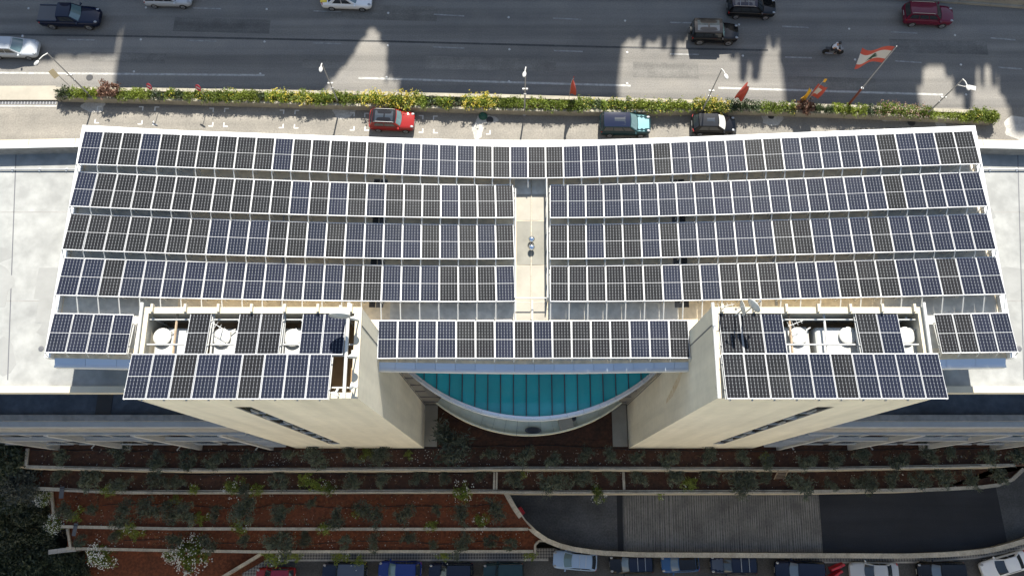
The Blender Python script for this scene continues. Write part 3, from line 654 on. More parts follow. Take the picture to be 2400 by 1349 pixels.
arc = lambda R, a: (AX + R * math.sin(a), AYC - R * math.cos(a))
def ring(R0, R1, z0, z1, a0, a1, k, name, m, gap=0.0, parent=atr):
    for i in range(k):
        a, b = a0 + (a1 - a0) * i / k + gap, a0 + (a1 - a0) * (i + 1) / k - gap; s = lin(a, b, max(2, 24 // k))
        poly = [arc(R0, q) for q in s] + [arc(R1, q) for q in s[::-1]]
        MB().prism(poly, z0, z1).build(name, M[m], parent)
ring(AR - .12, AR + .05, AZ - .25, AZ + .12, -A0, A0, 16, 'rim_segment', 'rim', .0006)
ring(AR + .053, AR + .15, AZ - .45, AZ + .0, -A0, A0, 16, 'rim_lip', 'white', .0006)
ring(AR - 2.2, AR - 2.0, 1.1, AZ - .26, -.62, .62, 18, 'curtain_wall_panel', 'glass_blue', .004)
ring(AR - 2.2, AR - .12, .85, 1.05, -.66, .66, 16, 'reflection_ledge', 'ledge', .0008)  # added ledge; its pale colour replaces what the curved glazing mirrors
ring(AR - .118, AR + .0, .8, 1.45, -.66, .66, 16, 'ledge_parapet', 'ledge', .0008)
ring(AR - .5, AR - .35, ZA, .84, -.64, .64, 22, 'curtain_wall_panel', 'glass_dark', .003)
for k in range(3): ring(AR - .349, AR - .29, ZA + .3 + 1.1 * k, ZA + .42 + 1.1 * k, -.64, .64, 8, 'transom', 'dark_grey')
p = at(1249, 1008, 1.05); t = thing('roof_vent', 'dark oval standing in for a reflected car under the atrium rim', 'vent', (p.x, p.y, 1.05))  # added shape for a dark car mirrored in the glazing, no real vent
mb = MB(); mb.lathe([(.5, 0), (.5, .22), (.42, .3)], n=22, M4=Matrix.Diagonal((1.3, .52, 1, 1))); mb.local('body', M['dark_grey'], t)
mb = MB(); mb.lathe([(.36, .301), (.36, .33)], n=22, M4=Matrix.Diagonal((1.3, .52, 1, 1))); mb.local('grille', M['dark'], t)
p = at(1327, 992, 1.05); t = thing('car_reflection', 'pale box standing in for a reflected car under the atrium rim', 'reflection', (p.x, p.y, 1.05), .25)  # added box for a white car roof mirrored in the glazing
MB().bx(-.6, .5, -.4, .4, 0, .5).local('housing', M['pave'], t); MB().bx(-.55, .1, -.45, -.4, .1, .4).local('grille', M['dark_grey'], t)
mb = MB(); mb.lathe([(.26, 0), (.26, .16), (.2, .2)], n=16, c=(.62, .25, .2)); mb.local('hood', M['dark'], t)

# ------------------------------------------------------------------ low wings left and right
ZW, ZL = 19.6, 13.0
WP = [mat('roof_patch_a', (0.335, 0.335, 0.315), .9, noise=(.6, .15)), mat('roof_patch_b', (0.238, 0.24, 0.229), .9, noise=(.6, .2)), mat('roof_patch_c', (0.262, 0.262, 0.247), .9, noise=(.6, .2))]
YSW = at(100, 905, ZW).y
def wing(sg):
    side = 'left' if sg < 0 else 'right'
    xi = -18.3 if sg < 0 else 20.4                                    # inner end, against the tower
    xo = -75 if sg < 0 else 77
    w = thing('office_wing', ('left' if sg < 0 else 'right') + ' wing of the building with a pale flat concrete roof and a grey lower front', 'building', ((xi + xo) / 2, 14, ZA))
    bx = lambda a, b, y0, y1, z0, z1: MB().bx(min(a, b), max(a, b), y0, y1, z0, z1)
    p0, p1 = at(0 if sg < 0 else 2400, 332 if sg < 0 else 333, ZW + .85), at(185 if sg < 0 else 2300, 328 if sg < 0 else 331, ZW + .85)
    yn = lambda x: p0.y + (p1.y - p0.y) * (x - p0.x) / (p1.x - p0.x)
    ye = yn(xo); yi = yn(xi)
    q = (lambda z0, z1, d0, d1, m, nm: MB().prism([(xi, d0(xi)), (xo, d0(xo)), (xo, d1(xo)), (xi, d1(xi))], z0, z1).build(nm, M[m], w))
    q(ZW - .55, ZW, lambda x: YSW, lambda x: yn(x), 'wing', 'roof_slab')
    q(ZW - .5, ZW + .14, lambda x: YSW - .38, lambda x: YSW - .004, 'cream_light', 'roof_edge')
    # northern parapet: coping segments on an inner grey upstand
    q(ZW - .3, ZW + .75, lambda x: yn(x) - .48, lambda x: yn(x) - .004, 'facade', 'parapet')
    k = 20
    for i in range(k):
        a, b = xi + (xo - xi) * i / k, xi + (xo - xi) * (i + 1) / k; a, b = a + .012 * sg, b - .012 * sg
        MB().prism([(a, yn(a) - .46), (b, yn(b) - .46), (b, yn(b) + .12), (a, yn(a) + .12)], ZW + .75, ZW + .83).build('coping_panel', M['cream_light'], w)
    q(ZW + .83, ZW + .90, lambda x: yn(x) - .47, lambda x: yn(x) - .32, 'white', 'coping_lip')
    q(13.2, ZW - .56, lambda x: YSW + 1.6, lambda x: yn(x) - .6, 'facade', 'wall')
    q(ZA - .2, ZL, lambda x: YF + .3, lambda x: yn(x) - .7, 'facade', 'lower_wall')
    # floor of the shaded lower terrace and its parapet
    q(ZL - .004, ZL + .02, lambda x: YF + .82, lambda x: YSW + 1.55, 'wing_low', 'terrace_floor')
    q(ZL - .3, ZL + .42, lambda x: YF + .42, lambda x: YF + .82, 'facade', 'parapet')
    q(ZL - .4, ZL + .10, lambda x: YF + .06, lambda x: YF + .41, 'facade_white', 'coping')
    # joints of the roof slab
    for px0, y0, px1, y1 in (((38, 350, 18, 890), (190, 350, 176, 500)) if sg < 0 else ((2385, 350, 2400, 890),)):
        a, b = at(px0, y0, ZW), at(px1, y1, ZW); MB().add([(a.x - .03, a.y, ZW + .004), (a.x + .03, a.y, ZW + .004), (b.x + .03, b.y, ZW + .004), (b.x - .03, b.y, ZW + .004)], [(0, 1, 2, 3)]).build('roof_joint', M['dark_grey'], w)
    for py in (497, 705):
        y = at(100, py, ZW).y; bx(xi, xo, y - .02, y + .02, ZW - .01, ZW + .004).build('roof_joint', M['facade'], w)
    q_ = random.Random(31 + sg)
    for k in range(16):
        cx_, cy_ = (xi + sg * q_.uniform(7, 24), q_.uniform(YSW + 1, ye - 2.5)); a_, b_ = q_.uniform(.5, 2.2), q_.uniform(.3, 1.1); n_ = 14
        ph = q_.uniform(0, 6); sq = q_.random() < .45
        pts_ = [(cx_ - a_, cy_ - b_), (cx_ + a_, cy_ - b_), (cx_ + a_, cy_ + b_), (cx_ - a_, cy_ + b_)] if sq else [(cx_ + a_ * math.cos(u) * (1 + .25 * math.sin(3 * u + ph)), cy_ + b_ * math.sin(u) * (1 + .3 * math.sin(2 * u + ph))) for u in (6.283 * i / n_ for i in range(n_))]
        MB().prism(pts_, ZW - .01, ZW + .003 + .0003 * k).build('roof_patch', WP[k % 3 if sq else 2], w)
    for k in range(3):
        cx_, cy_ = xi + sg * (9 + 5 * k), YSW + 2.2 + 4.5 * k
        MB().lathe([(.16, 0), (.16, .02), (.08, .03)], (cx_, cy_, ZW), 12).build('roof_drain', M['dark_grey'], w)
    # facade: top band, ledges, pilasters, windows
    q(9.9, ZL - .41, lambda x: YF + .05, lambda x: YF + .298, 'facade', 'facade_band')
    for z, d in ((9.62, .12), (4.35, .08)): q(z - .16, z + .16, lambda x: YF + .02 - d, lambda x: YF + .30, 'facade_white', 'ledge')
    xs = [atY(px, 1017, YF - .2).x for px in ((493, 283, 66) if sg < 0 else (1983, 2193, 2400))]; pitch = abs(xs[1] - xs[0]); xs = [xs[0] + sg * pitch * i for i in range(-0, 5)]
    for x in xs: bx(x - .16, x + .16, YF - .17, YF + .29, ZA - .2, 9.44).build('pilaster', M['facade_white'], w)
    for i, x in enumerate(xs[:-1]):
        for z0, z1 in ((5.6, 8.2), (-.2, 2.9)):
            for u0, u1, m in ((.12, .46, 'glass_blue'), (.54, .90, 'glass_blue' if (i + (z0 < 0)) % 2 else 'glass_dark')):
                a, b = x + sg * pitch * u0, x + sg * pitch * u1
                f = bx(a, b, YF + .12, YF + .299, z0, z1).build('window', M['facade_white'], w)
                for h0, h1 in ((z0 + .12, (z0 + z1) / 2 - .05), ((z0 + z1) / 2 + .05, z1 - .12)):
                    bx(a + sg * .08, b - sg * .08, YF + .09, YF + .119, h0, h1).build('pane', M[m], f)
                bx(a, b, YF + .04, YF + .118, z0 - .12, z0 - .02).build('sill', M['facade_white'], f)
    # louvred recess next to the tower
    a, b = xs[0] - sg * .3, xi - sg * .05
    bx(a, b, YF + .22, YF + .298, ZA, 9.4).build('recess_panel', M['grey_wall'], w)
    for k in range(9): bx(a - sg * .1, b, YF - .12, YF + .215, 8.8 - 1.15 * k, 8.92 - 1.15 * k).build('louvre', M['facade_white'], w)
    return w
wl = wing(-1); wr = wing(1)
p, q = at(715, 1000, ZL).x, 0
rs = MB(); xg_ = 9.796
rs.add([(xg_, 8.1, 19.6), (xg_, 7.9, 19.9), (xg_, 7.3, 18.2), (xg_, 6.9, 16.4), (xg_, 6.75, 14.2), (xg_, 7.0, 14.6), (xg_, 7.35, 16.2), (xg_, 7.75, 17.9)], [tuple(range(8))])
bxl = MB().bx(at(243, 960, ZL).x - .5, at(243, 960, ZL).x + .5, YF + .85, YSW + 1.5, ZL + .021, ZL + .06); bxl.build('roof_channel', M['dark'], wl)
# slim pipe over the wing roofs near the street side, held on short feet
for sg, w_, xs_ in ((-1, wl, (-60, -20)), (1, wr, (22, 62))):
    y = at(100, 397, ZW + .1).y; t = thing('roof_pipe', 'thin grey pipe along the street side of the %s wing roof' % ('left' if sg < 0 else 'right'), 'pipe', ((xs_[0] + xs_[1]) / 2, y, ZW))
    MB().tube([(xs_[0], y, ZW + .12), (xs_[1], y, ZW + .12)], .05, 6).build('pipe', M['grey_steel'], t)
    fe = MB()
    for i in range(24): x = xs_[0] + (xs_[1] - xs_[0]) * (i + .5) / 24; fe.box((x, y, ZW + .05), (.10, .2, .09))
    fe.build('feet', M['white'], t)

# ------------------------------------------------------------------ stair towers
ZT = 27.35
def tower(sg, xa, xb):
    side = 'left' if sg < 0 else 'right'
    t = thing('stair_tower', side + ' cream stair tower with a slim vertical window band and a rooftop tank yard', 'tower', ((xa + xb) / 2, 7.5, ZA))
    ya, yb = 5.32, 9.76; w = .22; zd = 24.7; m = M['cream']
    pt, pb = atY(556 if sg < 0 else 1944, 953, ya), atY(792 if sg < 0 else 1679, 1039, ya); xc = (pt.x + pb.x) / 2; hwid = .46; z0, z1 = pb.z, pt.z
    mb = MB(); mb.bx(xa, xc - hwid, ya, ya + w, ZA - .2, ZT - .35); mb.bx(xc + hwid, xb, ya, ya + w, ZA - .2, ZT - .35)
    mb.bx(xc - hwid, xc + hwid, ya, ya + w, ZA - .2, z0); mb.bx(xc - hwid, xc + hwid, ya, ya + w, z1, ZT - .35)
    mb.build('front_wall', m, t)
    MB().bx(xa, xb, yb - w, yb, ZA - .2, ZT - .35).build('rear_wall', m, t)
    MB().bx(xa, xa + w, ya + w, yb - w, ZA - .2, ZT - .35).build('side_wall', m, t)
    MB().bx(xb - w, xb, ya + w, yb - w, ZA - .2, ZT - .35).build('side_wall', m, t)
    MB().bx(xa + w, xb - w, ya + w, yb - w, zd - .3, zd).build('roof_deck', M['tile'], t)
    c = M['cream_light']
    MB().bx(xa - .02, xb + .02, yb - .30, yb + .02, ZT - .348, ZT - .26).build('coping', c, t)
    MB().bx(xa - .02, xb + .02, ya - .02, ya + .26, ZT - .348, ZT - .27).build('coping', c, t)
    MB().bx(xa - .02, xa + .3, ya + .262, yb - .302, ZT - .348, ZT - .265).build('coping', c, t)
    MB().bx(xb - .3, xb + .02, ya + .262, yb - .302, ZT - .348, ZT - .265).build('coping', c, t)
    # vertical groove on the inner side wall
    xg = xb if sg < 0 else xa; s2 = 1 if sg < 0 else -1
    MB().bx(min(xg, xg + s2 * .012), max(xg, xg + s2 * .012), 8.86, 8.93, ZA, ZT - .36).build('wall_joint', M['dark_grey'], t)
    # window band, set back in the wall
    fr = MB()
    fr.bx(xc - hwid, xc - hwid + .06, ya + .01, ya + .06, z0, z1); fr.bx(xc + hwid - .06, xc + hwid, ya + .01, ya + .06, z0, z1)
    f = fr.build('window_band', M['facade'], t)
    k = 16; h = (z1 - z0) / k
    for i in range(k):
        a = z0 + h * i
        gl = 'glass_blue' if i in (5, 12) else 'glass_dark'
        MB().bx(xc - hwid + .061, xc + hwid - .061, ya + .035 + .012 * rnd.random(), ya + .06, a + .03, a + h - .03).build('pane', M[gl], f)
        if i % 2 == 0: MB().bx(xc - hwid + .061, xc + hwid - .061, ya - .02, ya + .034, a - .03, a + .03).build('window_bar', M['white_paint'], f)
        if i % 2 == 0: MB().bx(xc - .03 + .2 * ((i // 2) % 3 - 1), xc + .03 + .2 * ((i // 2) % 3 - 1), ya - .01, ya + .034, a + .031, a + h - .031).build('window_bar', M['white_paint'], f)
    return t
TLx = (-18.12, -7.38); TRx = (9.80, 20.2)
towL = tower(-1, *TLx); towR = tower(1, *TRx)
rs.build('rust_stain', mat('rust_stained_render', (0.50, 0.36, 0.20), .85, noise=(2.5, 0.5), col2=(0.66, 0.59, 0.45)), towR)
# steel frame over the tank yards, carrying the tower panels
def yard_frame(sg, xa, xb, beams):
    t = thing('steel_frame', 'white steel pipe frame spanning the tank yard of the %s tower' % ('left' if sg < 0 else 'right'), 'steel frame', ((xa + xb) / 2, 7.5, ZT - .26))
    z = ZT - .55
    for px_, nm in ((xa + .02, 0), (xb - .6 if sg < 0 else xb - .05, 1)):
        MB().tube([(px_, 5.28, ZT - .12), (px_, 9.95, ZT - .06)], .085, 8).build('side_rail', M['white_paint'], t)
    for py in (748.5, 807, 833, 908):
        p = at(1200, py, z); MB().tube([(xa, p.y, z), (xb - .3, p.y, z)], .045, 6).build('cross_rail', M['white_paint'], t)
    for px, py, mm in beams:
        p = at(px, py, z); MB().tube([(p.x, 5.5, z - .08), (p.x, 9.85, z - .04)], .06, 6).build('beam', M[mm], t)
    for k in range(7):
        x = xa + .5 + (xb - xa - 1) * k / 6; MB().bx(x - .06, x + .06, 9.5, 9.9, ZT - .259, ZT - .06).build('bracket', M['cream_light'], t)
    # short ends that show below the lower panels
    for k in range(9): x = xa + .55 + 1.055 * k; MB().bx(x - .03, x + .03, 5.16, 5.3, ZT - .26, ZT - .12).build('stub', M['white_paint'], t)
    # uprights standing on the deck
    for x in (xa + .4, xb - .75):
        for y in (5.75, 9.3): MB().tube([(x, y, 24.7), (x, y, z)], .05, 6).build('post', M['white_paint'], t)
    return t
yard_frame(-1, *TLx, ((411, 770, 'rust'), (498, 770, 'white_paint'), (560, 770, 'white_paint'), (665, 770, 'white_paint'), (740, 770, 'white_paint')))
yard_frame(1, *TRx, ((1853, 770, 'rust'), (1935, 770, 'white_paint'), (2008, 770, 'white_paint'), (1740, 770, 'white_paint')))
yf = 24.7
# water tanks: ribbed square bodies with round lids
def tank(x0, x1, y0, y1, zt, lid, label):
    a, b = at(x0, y1, zt), at(x1, y0, zt)
    t = thing('water_tank', label, 'water tank', ((a.x + b.x) / 2, (a.y + b.y) / 2, 24.7), 0, 'white water tanks in the tower yards')
    mb = MB(); r = .12
    def rr(e, z): return [(a.x + e + r, a.y + e, z), (b.x - e - r, a.y + e, z), (b.x - e, a.y + e + r, z), (b.x - e, b.y - e - r, z), (b.x - e - r, b.y - e, z), (a.x + e + r, b.y - e, z), (a.x + e, b.y - e - r, z), (a.x + e, a.y + e + r, z)]
    L = [rr(.03, 24.72), rr(0, 25.0), rr(0, zt - .25), rr(.03, zt - .08), rr(.12, zt)]
    vs = [p for l in L for p in l]; fs = [tuple(range(7, -1, -1)), tuple(range(32, 40))]
    for i in range(4):
        for j in range(8): fs.append((i * 8 + j, i * 8 + (j + 1) % 8, (i + 1) * 8 + (j + 1) % 8, (i + 1) * 8 + j))
    mb.add(vs, fs); mb.build('body', M['tank'], t)
    l = at(*lid, zt + .16)
    MB().lathe([(.40, zt - .01), (.42, zt + .10), (.44, zt + .11), (.44, zt + .18), (.38, zt + .21), (.2, zt + .235)], (l.x, l.y, 0), 26).build('lid', M['tank'], t)
    for k in range(2):
        y = b.y - .25 - .0 * k; x = l.x - .1 + .5 * k
        MB().tube([(x, y, zt), (x, y, zt + .22), (x + .25, y + .15, zt + .12)], .035, 6).build('inlet_pipe', M['white_paint'], t)
    rib = MB()
    for k in range(3): z = 25.1 + k * .45; rib.bx(a.x - .03, b.x + .03, a.y - .03, a.y + .0, z, z + .12)
    rib.build('ribs', M['tank'], t)
tank(356, 448, 767, 838, 26.35, (380, 789), 'white square water tank in the left corner of the left tower yard')
tank(492, 588, 768, 838, 26.35, (519, 790), 'white water tank between single and double panel in the left tower yard')
tank(652, 745, 767, 838, 26.35, (686, 791), 'white water tank beside the panel with the dish shadow in the left tower yard')
tank(1800, 1896, 764, 838, 26.35, (1871, 787), 'white water tank right of the three upper panels in the right tower yard')
tank(1916, 2018, 765, 838, 26.35, (1988, 786), 'white water tank left of the pair of upper panels in the right tower yard')
tank(2056, 2150, 764, 838, 26.35, (2124, 786), 'white water tank at the right end of the right tower yard')
# small antennas and dishes
def dish(label, px, py, z, r, yaw, pitch, zb, deep=.22, name='satellite_dish', cat='satellite dish'):
    p = at(px, py, z); t = thing(name, label, cat, (p.x, p.y, zb))
    MB().tube([(0, 0, 0), (0, 0, z - zb)], .035, 8).local('pole', M['white_paint'], t)
    Mx = Matrix.Translation((0, 0, z - zb)) @ Matrix.Rotation(yaw, 4, 'Z') @ Matrix.Rotation(-pitch, 4, 'X') @ Matrix.Rotation(-math.pi / 2, 4, 'X')
    prof = [(.02, -.01)] + [(r * q, deep * r * q * q) for q in (.25, .5, .75, 1)] + [(r * .99, deep * r + .015), (r * .72, deep * r * .5 + .02), (r * .4, deep * r * .17 + .02), (.02, .02)]
    MB().lathe(prof, n=26, M4=Mx).local('reflector', M['white_paint'], t, True)
    if name == 'satellite_dish':
        e = Mx @ Vector((0, 0, r * 1.15)); b0 = Mx @ Vector((0, -r * .95, deep * r))
        MB().tube([b0, e], .02, 5).local('feed_arm', M['grey_steel'], t)
        MB().box(e, (.09, .09, .12)).local('feed_horn', M['dark_grey'], t)
    else:
        MB().tube([Mx @ Vector((0, 0, -.18)), Mx @ Vector((0, 0, 0))], .06, 8).local('radio_box', M['white_paint'], t)
    return t
dish('big white drum antenna at the rear edge of the left tower, shadowing a panel', 797, 724, 28.6, .52, 3.14, 0.0, ZT - .3, .62, 'drum_antenna', 'antenna')
dish('small white drum antenna upper on the side rail of the left tower', 832, 741, 28.0, .25, 2.9, 0.0, ZT - .3, .6, 'drum_antenna', 'antenna')
dish('small white drum antenna on the side rail halfway down the left tower', 826, 829, 28.0, .26, 3.14, 0.0, ZT - .3, .6, 'drum_antenna', 'antenna')
dish('small white drum antenna at the front corner of the left tower', 788, 918, 27.7, .25, 2.7, 0.0, ZT - .6, .6, 'drum_antenna', 'antenna')
dish('small white drum antenna on the outer edge of the left tower near its front', 829, 905, 27.6, .2, 1.4, 0.0, ZT - .3, .6, 'drum_antenna', 'antenna')
dish('white satellite dish turned to the left on the right tower', 1745, 720, 28.7, .36, 1.75, .05, ZT - .3)
dish('white satellite dish turned to the right on the right tower', 1764, 718, 28.8, .40, -.95, .05, ZT - .3)
def yagi(label, px, py, z, yaw):
    p = at(px, py, z); t = thing('tv_antenna', label, 'antenna', (p.x, p.y, z - 1.1), yaw)
    MB().tube([(0, 0, 0), (0, 0, 1.1)], .025, 6).local('mast', M['white_paint'], t)
    MB().tube([(-.4, 0, 1.08), (.4, 0, 1.08)], .014, 5).local('boom', M['white_paint'], t)
    for k in range(4): MB().tube([(-.36 + .22 * k, -.2 + .03 * k, 1.08), (-.36 + .22 * k, .2 - .03 * k, 1.08)], .010, 5).local('element', M['white_paint'], t)
yagi('bent white television aerial beside the single panel of the left tower', 512, 764, 27.2, -.5)
yagi('white television aerial behind the water tank next to three panels on the right tower', 1865, 757, 27.2, .35)
yagi('thin aerial on the rear edge of the right tower left of the dishes', 1702, 716, 28.2, .2)
# roof pipe from the right tower to the middle row, and the pink overflow pipe

# ------------------------------------------------------------------ solar panels
PL, PT = 2.262, 0.035
M['cell_black'] = cellmat('black_solar_cells', (0.0085, 0.009, 0.0105), (0.015, 0.0155, 0.017))
M['cell_navy'] = cellmat('navy_solar_cells', (0.0080, 0.0105, 0.0185), (0.0130, 0.0160, 0.0290))
def panel_meshes(w):
    mb = MB(); e = 0.021; hx, hy = w / 2, PL / 2
    mb.bx(-hx, hx, -hy, -hy + e, 0, PT); mb.bx(-hx, hx, hy - e, hy, 0, PT)
    mb.bx(-hx, -hx + e, -hy + e, hy - e, 0, PT); mb.bx(hx - e, hx, -hy + e, hy - e, 0, PT)
    mb.bx(-hx + e, hx - e, -hy + e, hy - e, .012, PT - .012, 1)
    fr = mb.mesh('panel_frame', [M['alu'], M['back']])
    s = (w - 2 * e - .014) / CELL_W
    out = [fr]
    for k in ('cell_black', 'cell_navy'):
        c = MB(); c.bx(-CELL_W / 2 * s, CELL_W / 2 * s, -CELL_H / 2, CELL_H / 2, 0, .006)
        out.append(c.mesh('cells', M[k]))
    return out
PMS = {}
def panel(center, e1, e2, w, tone, label, group):
    key = round(w, 2)
    if key not in PMS: PMS[key] = panel_meshes(key)
    fr, kb, kn = PMS[key]
    e1 = e1.normalized(); e3 = e1.cross(e2).normalized(); e2 = e3.cross(e1)
    R = Matrix((e1, e2, e3)).transposed().to_4x4()
    o = bpy.data.objects.new('solar_panel', fr); o.matrix_world = Matrix.Translation(center) @ R; link(o)
    props(o, label, 'solar panel', group)
    for sg in (1, -1):
        c = bpy.data.objects.new('cell_field', kb if tone == 'K' else kn); c.location = (0, sg * (CELL_H / 2 + .011), PT - .010); link(c, o)
    return o
TONE = {'K': 'black', 'B': 'dark blue'}
beam_me = {}
def row(front, zf, zr, tones, where, fromend, rack_label, beam_to=None, vfun=V, posts=True, deck=None, grp='solar panels on the main roof', slope=True):
    """front: photo points along the low front edge; panels share the row evenly"""
    def bz(p):
        z = zf
        for _ in range(8): q = at(p[0], p[1], z); z = zf + vfun(q.x)
        return at(p[0], p[1], z)
    Q = [bz(p) for p in front]; n = len(tones)
    xs = np.array([q.x for q in Q]); ys = np.array([q.y for q in Q])
    deg = min(2, len(Q) - 1); co = np.polyfit(xs, ys, deg)
    yf = lambda x: float(np.polyval(co, x))
    xa, xb = Q[0].x, Q[-1].x; st = (xb - xa) / n
    sn = (zr - zf) / PL; run = PL * math.sqrt(1 - sn * sn)
    rk = thing('panel_rack', rack_label, 'panel rack', ((xa + xb) / 2, yf((xa + xb) / 2) - run / 2, zf - .5), 0, 'white steel racks under the solar panels')
    tilt = Vector((0, run, -(zr - zf))).normalized()
    def bpt(x, u, dzz=0):                                            # point on the rack plane; u: 0 front .. 1 rear
        return Vector((x, yf(x) - run * u, zf + vfun(x) + (zr - zf) * u + dzz))
    for i in range(n):
        x = xa + st * (i + .5); a, b = bpt(x - st / 2, 0), bpt(x + st / 2, 0)
        e1 = (b - a); w = min(1.075, e1.length - .022)
        c = (a + b) / 2 - tilt * (PL / 2)
        j = i if fromend == 'left' else n - 1 - i
        jit = Vector((0, 0, rnd.uniform(-.004, .004)))
        panel(c + jit, e1 + Vector((0, rnd.uniform(-.003, .003), rnd.uniform(-.008, .008))), tilt + Vector((0, 0, rnd.uniform(-.004, .004))), w, tones[i], ('%s solar panel, %s from the left in the %s' % (TONE[tones[i]], ordw(i), where)) if n > 1 else '%s solar panel, the %s' % (TONE[tones[i]], where), grp)
    # rails, beams and posts
    for u in (.22, .78):
        MB().tube([bpt(x, u, -.045) for x in lin(xa - .05, xb + .05, max(4, n // 3))], .032, 4).build('rail', M['white_paint'], rk)
    for i in range(n + 1):
        x = xa + st * i
        y1 = 1.0 if beam_to is None else beam_to
        f, r = bpt(x, .02, -.12), bpt(x, 1, -.12)
        r2 = Vector((x, r.y - y1, r.z - (.0 if y1 < .3 else .32)))
        MB().tube([f, r], .034, 4).build('beam', M['white_paint'], rk)
        if y1 > .02:
            MB().tube([Vector((x, r.y + .05, r.z + .10)), Vector((x, r.y - y1, r.z - (.24 if y1 < .6 else .38)))], .034, 4).build('tie_beam', M['white_paint'], rk)
        dk = deck(x) if deck else ZD0 + vfun(x)
        if posts:
            MB().tube([Vector((x, r.y + .12, dk)), Vector((x, r.y + .12, r.z))], .032, 4).build('post', M['white_paint'], rk)
    return rk
R1 = 'BKKBKKKKKKBKKK' + 'KKBBBBBKKBKKBBBBBK' + 'B' + 'BBBKKBBBBBKBBKK'
row([(200, 305), (425, 318), (777, 330), (907, 334.5), (1077, 339), (1225, 340.5), (1625, 333), (1842, 322.6), (2060, 314), (2277, 307)], 21.25, 21.6, R1, 'row nearest the highway', 'left', 'white rack under the long front row of panels nearest the highway', .42)
L2, RR2 = 'BKKKKKKKKKKBKB' + 'KBKKKBKKK', 'BBBBBBB' + 'BBBBBBBBBBBKBBBB'
L3, RR3 = 'KKKKKKKBBBKKBK' + 'BBBBKBKBK', 'KKBKKBK' + 'BBBBBKKBBBKBBBBB'
L4, RR4 = 'BBKBBBBBBBBBBB' + 'KKBBBKKKB', 'KKKKKKB' + 'KBKKKBBBKKKBBKBB'
for k, (lt, rt, fl, fr_, to) in enumerate(((L2, RR2, [(184, 402), (500, 417), (800, 427), (1000, 431), (1204, 433)], [(1288, 433), (1500, 430), (1780, 421), (2000, 413.5), (2293, 402.5)], .40),
                                           (L3, RR3, [(167, 500), (500, 514), (800, 522), (1000, 524.5), (1205, 526)], [(1287.5, 526), (1500, 523.5), (1780, 516), (2000, 510), (2312, 500.5)], .40),
                                           (L4, RR4, [(152, 603), (500, 614), (800, 619.5), (1000, 621.5), (1206, 622.5)], [(1288.5, 622.5), (1500, 621), (1780, 615.5), (2000, 610.5), (2333, 601)], .95))):
    nm = ('second', 'third', 'fourth')[k]
    row(fl, 21.25, 21.6, lt, '%s row left of the walkway' % nm, 'left', 'white rack under the %s panel row left of the walkway' % nm, to)
    row(fr_, 21.25, 21.6, rt, '%s row right of the walkway' % nm, 'left', 'white rack under the %s panel row right of the walkway' % nm, to)
row([(888.5, 750.5), (1250, 751.5), (1611, 749.5)], 21.2, 21.55, 'BBBBKKBKBKKKKBBK', 'middle row above the glass atrium', 'left', 'white rack under the middle row above the glass atrium', .12)
row([(128, 733), (316, 737)], 21.2, 21.55, 'BBBB', 'short left end row', 'left', 'white rack under the short four-panel row at the left roof end', .12)
row([(2186, 735.5), (2361, 732)], 21.2, 21.55, 'KKBB', 'short right end row', 'left', 'white rack under the short four-panel row at the right roof end', .12)
zero = lambda x: 0.0
def trow(front, tones, where):
    up_ = 'pper' in where
    return row(front, 27.0 if up_ else 27.34, 27.33 if up_ else 27.66, tones, where, 'left', 'white rack under the ' + where, .0, zero, False, grp='solar panels on the stair towers')
trow([(309.5, 828.5), (779, 828.5)], 'BBKBBKBBB', 'front row of the left tower')
trow([(448, 729.5), (498, 729.5)], 'K', 'single upper panel of the left tower')
trow([(563, 729.5), (666, 729.5)], 'KK', 'middle upper pair of the left tower')
trow([(711, 729.5), (813.5, 729.5)], 'BB', 'upper pair below the big dish')
trow([(1691, 827.5), (2198, 827.5)], 'KKKBBKBBBB', 'front row of the right tower')
trow([(1682, 729), (1831, 729)], 'KKB', 'right tower upper three')
trow([(2002, 729), (2101, 729)], 'KB', 'upper pair of the right tower')

# ------------------------------------------------------------------ walkway railings, vents, pipe
def railing(label, pts, n):
    P = [at(x, y, ZD0 + 1.0) for x, y in pts]; t = thing('guard_rail', label, 'railing', (P[0].x, P[0].y, ZD0))
    for h in (1.0, .55): MB().tube([(p.x, p.y, ZD0 + h) for p in P], .03, 6).build('rail', M['white_paint'], t)
    Q = resample([Vector((p.x, p.y, 0)) for p in P], (P[0] - P[-1]).length / n if len(P) == 2 else 1.5)
    for q in Q: MB().tube([(q.x, q.y, ZD0), (q.x, q.y, ZD0 + 1.0)], .028, 6).build('post', M['white_paint'], t)
railing('white railing along the left edge of the roof walkway', [(1208.5, 442), (1206.5, 697.5)], 6)
railing('white railing along the right edge of the roof walkway', [(1281.5, 418), (1284, 697.5)], 7)
P = [at(1207, 698, ZD0 + .75), at(1283.5, 698, ZD0 + .75)]
t = thing('guard_rail', 'white cross bar closing the lower end of the roof walkway', 'railing', (P[0].x, P[0].y, ZD0))
MB().tube(P, .035, 6).build('rail', M['white_paint'], t)
for p in P: MB().tube([(p.x, p.y, ZD0), p], .03, 6).build('post', M['white_paint'], t)
a, b = at(1245.5, 420, ZD0 + .04), at(1244.5, 748, ZD0 + .04)
t = thing('cable_duct', 'thin pale cable duct down the middle of the roof walkway', 'cable duct', (a.x, (a.y + b.y) / 2, ZD0))
MB().tube([a + Vector((0, 0, .01)), b + Vector((0, 0, .01))], .03, 6).build('duct', M['stone'], t)
a, b = at(1247.5, 704, ZD0 + .10), at(1247.5, 750, ZD0 + .10)
MB().tube([a, b], .06, 6).build('duct_cover', M['white_paint'], t)
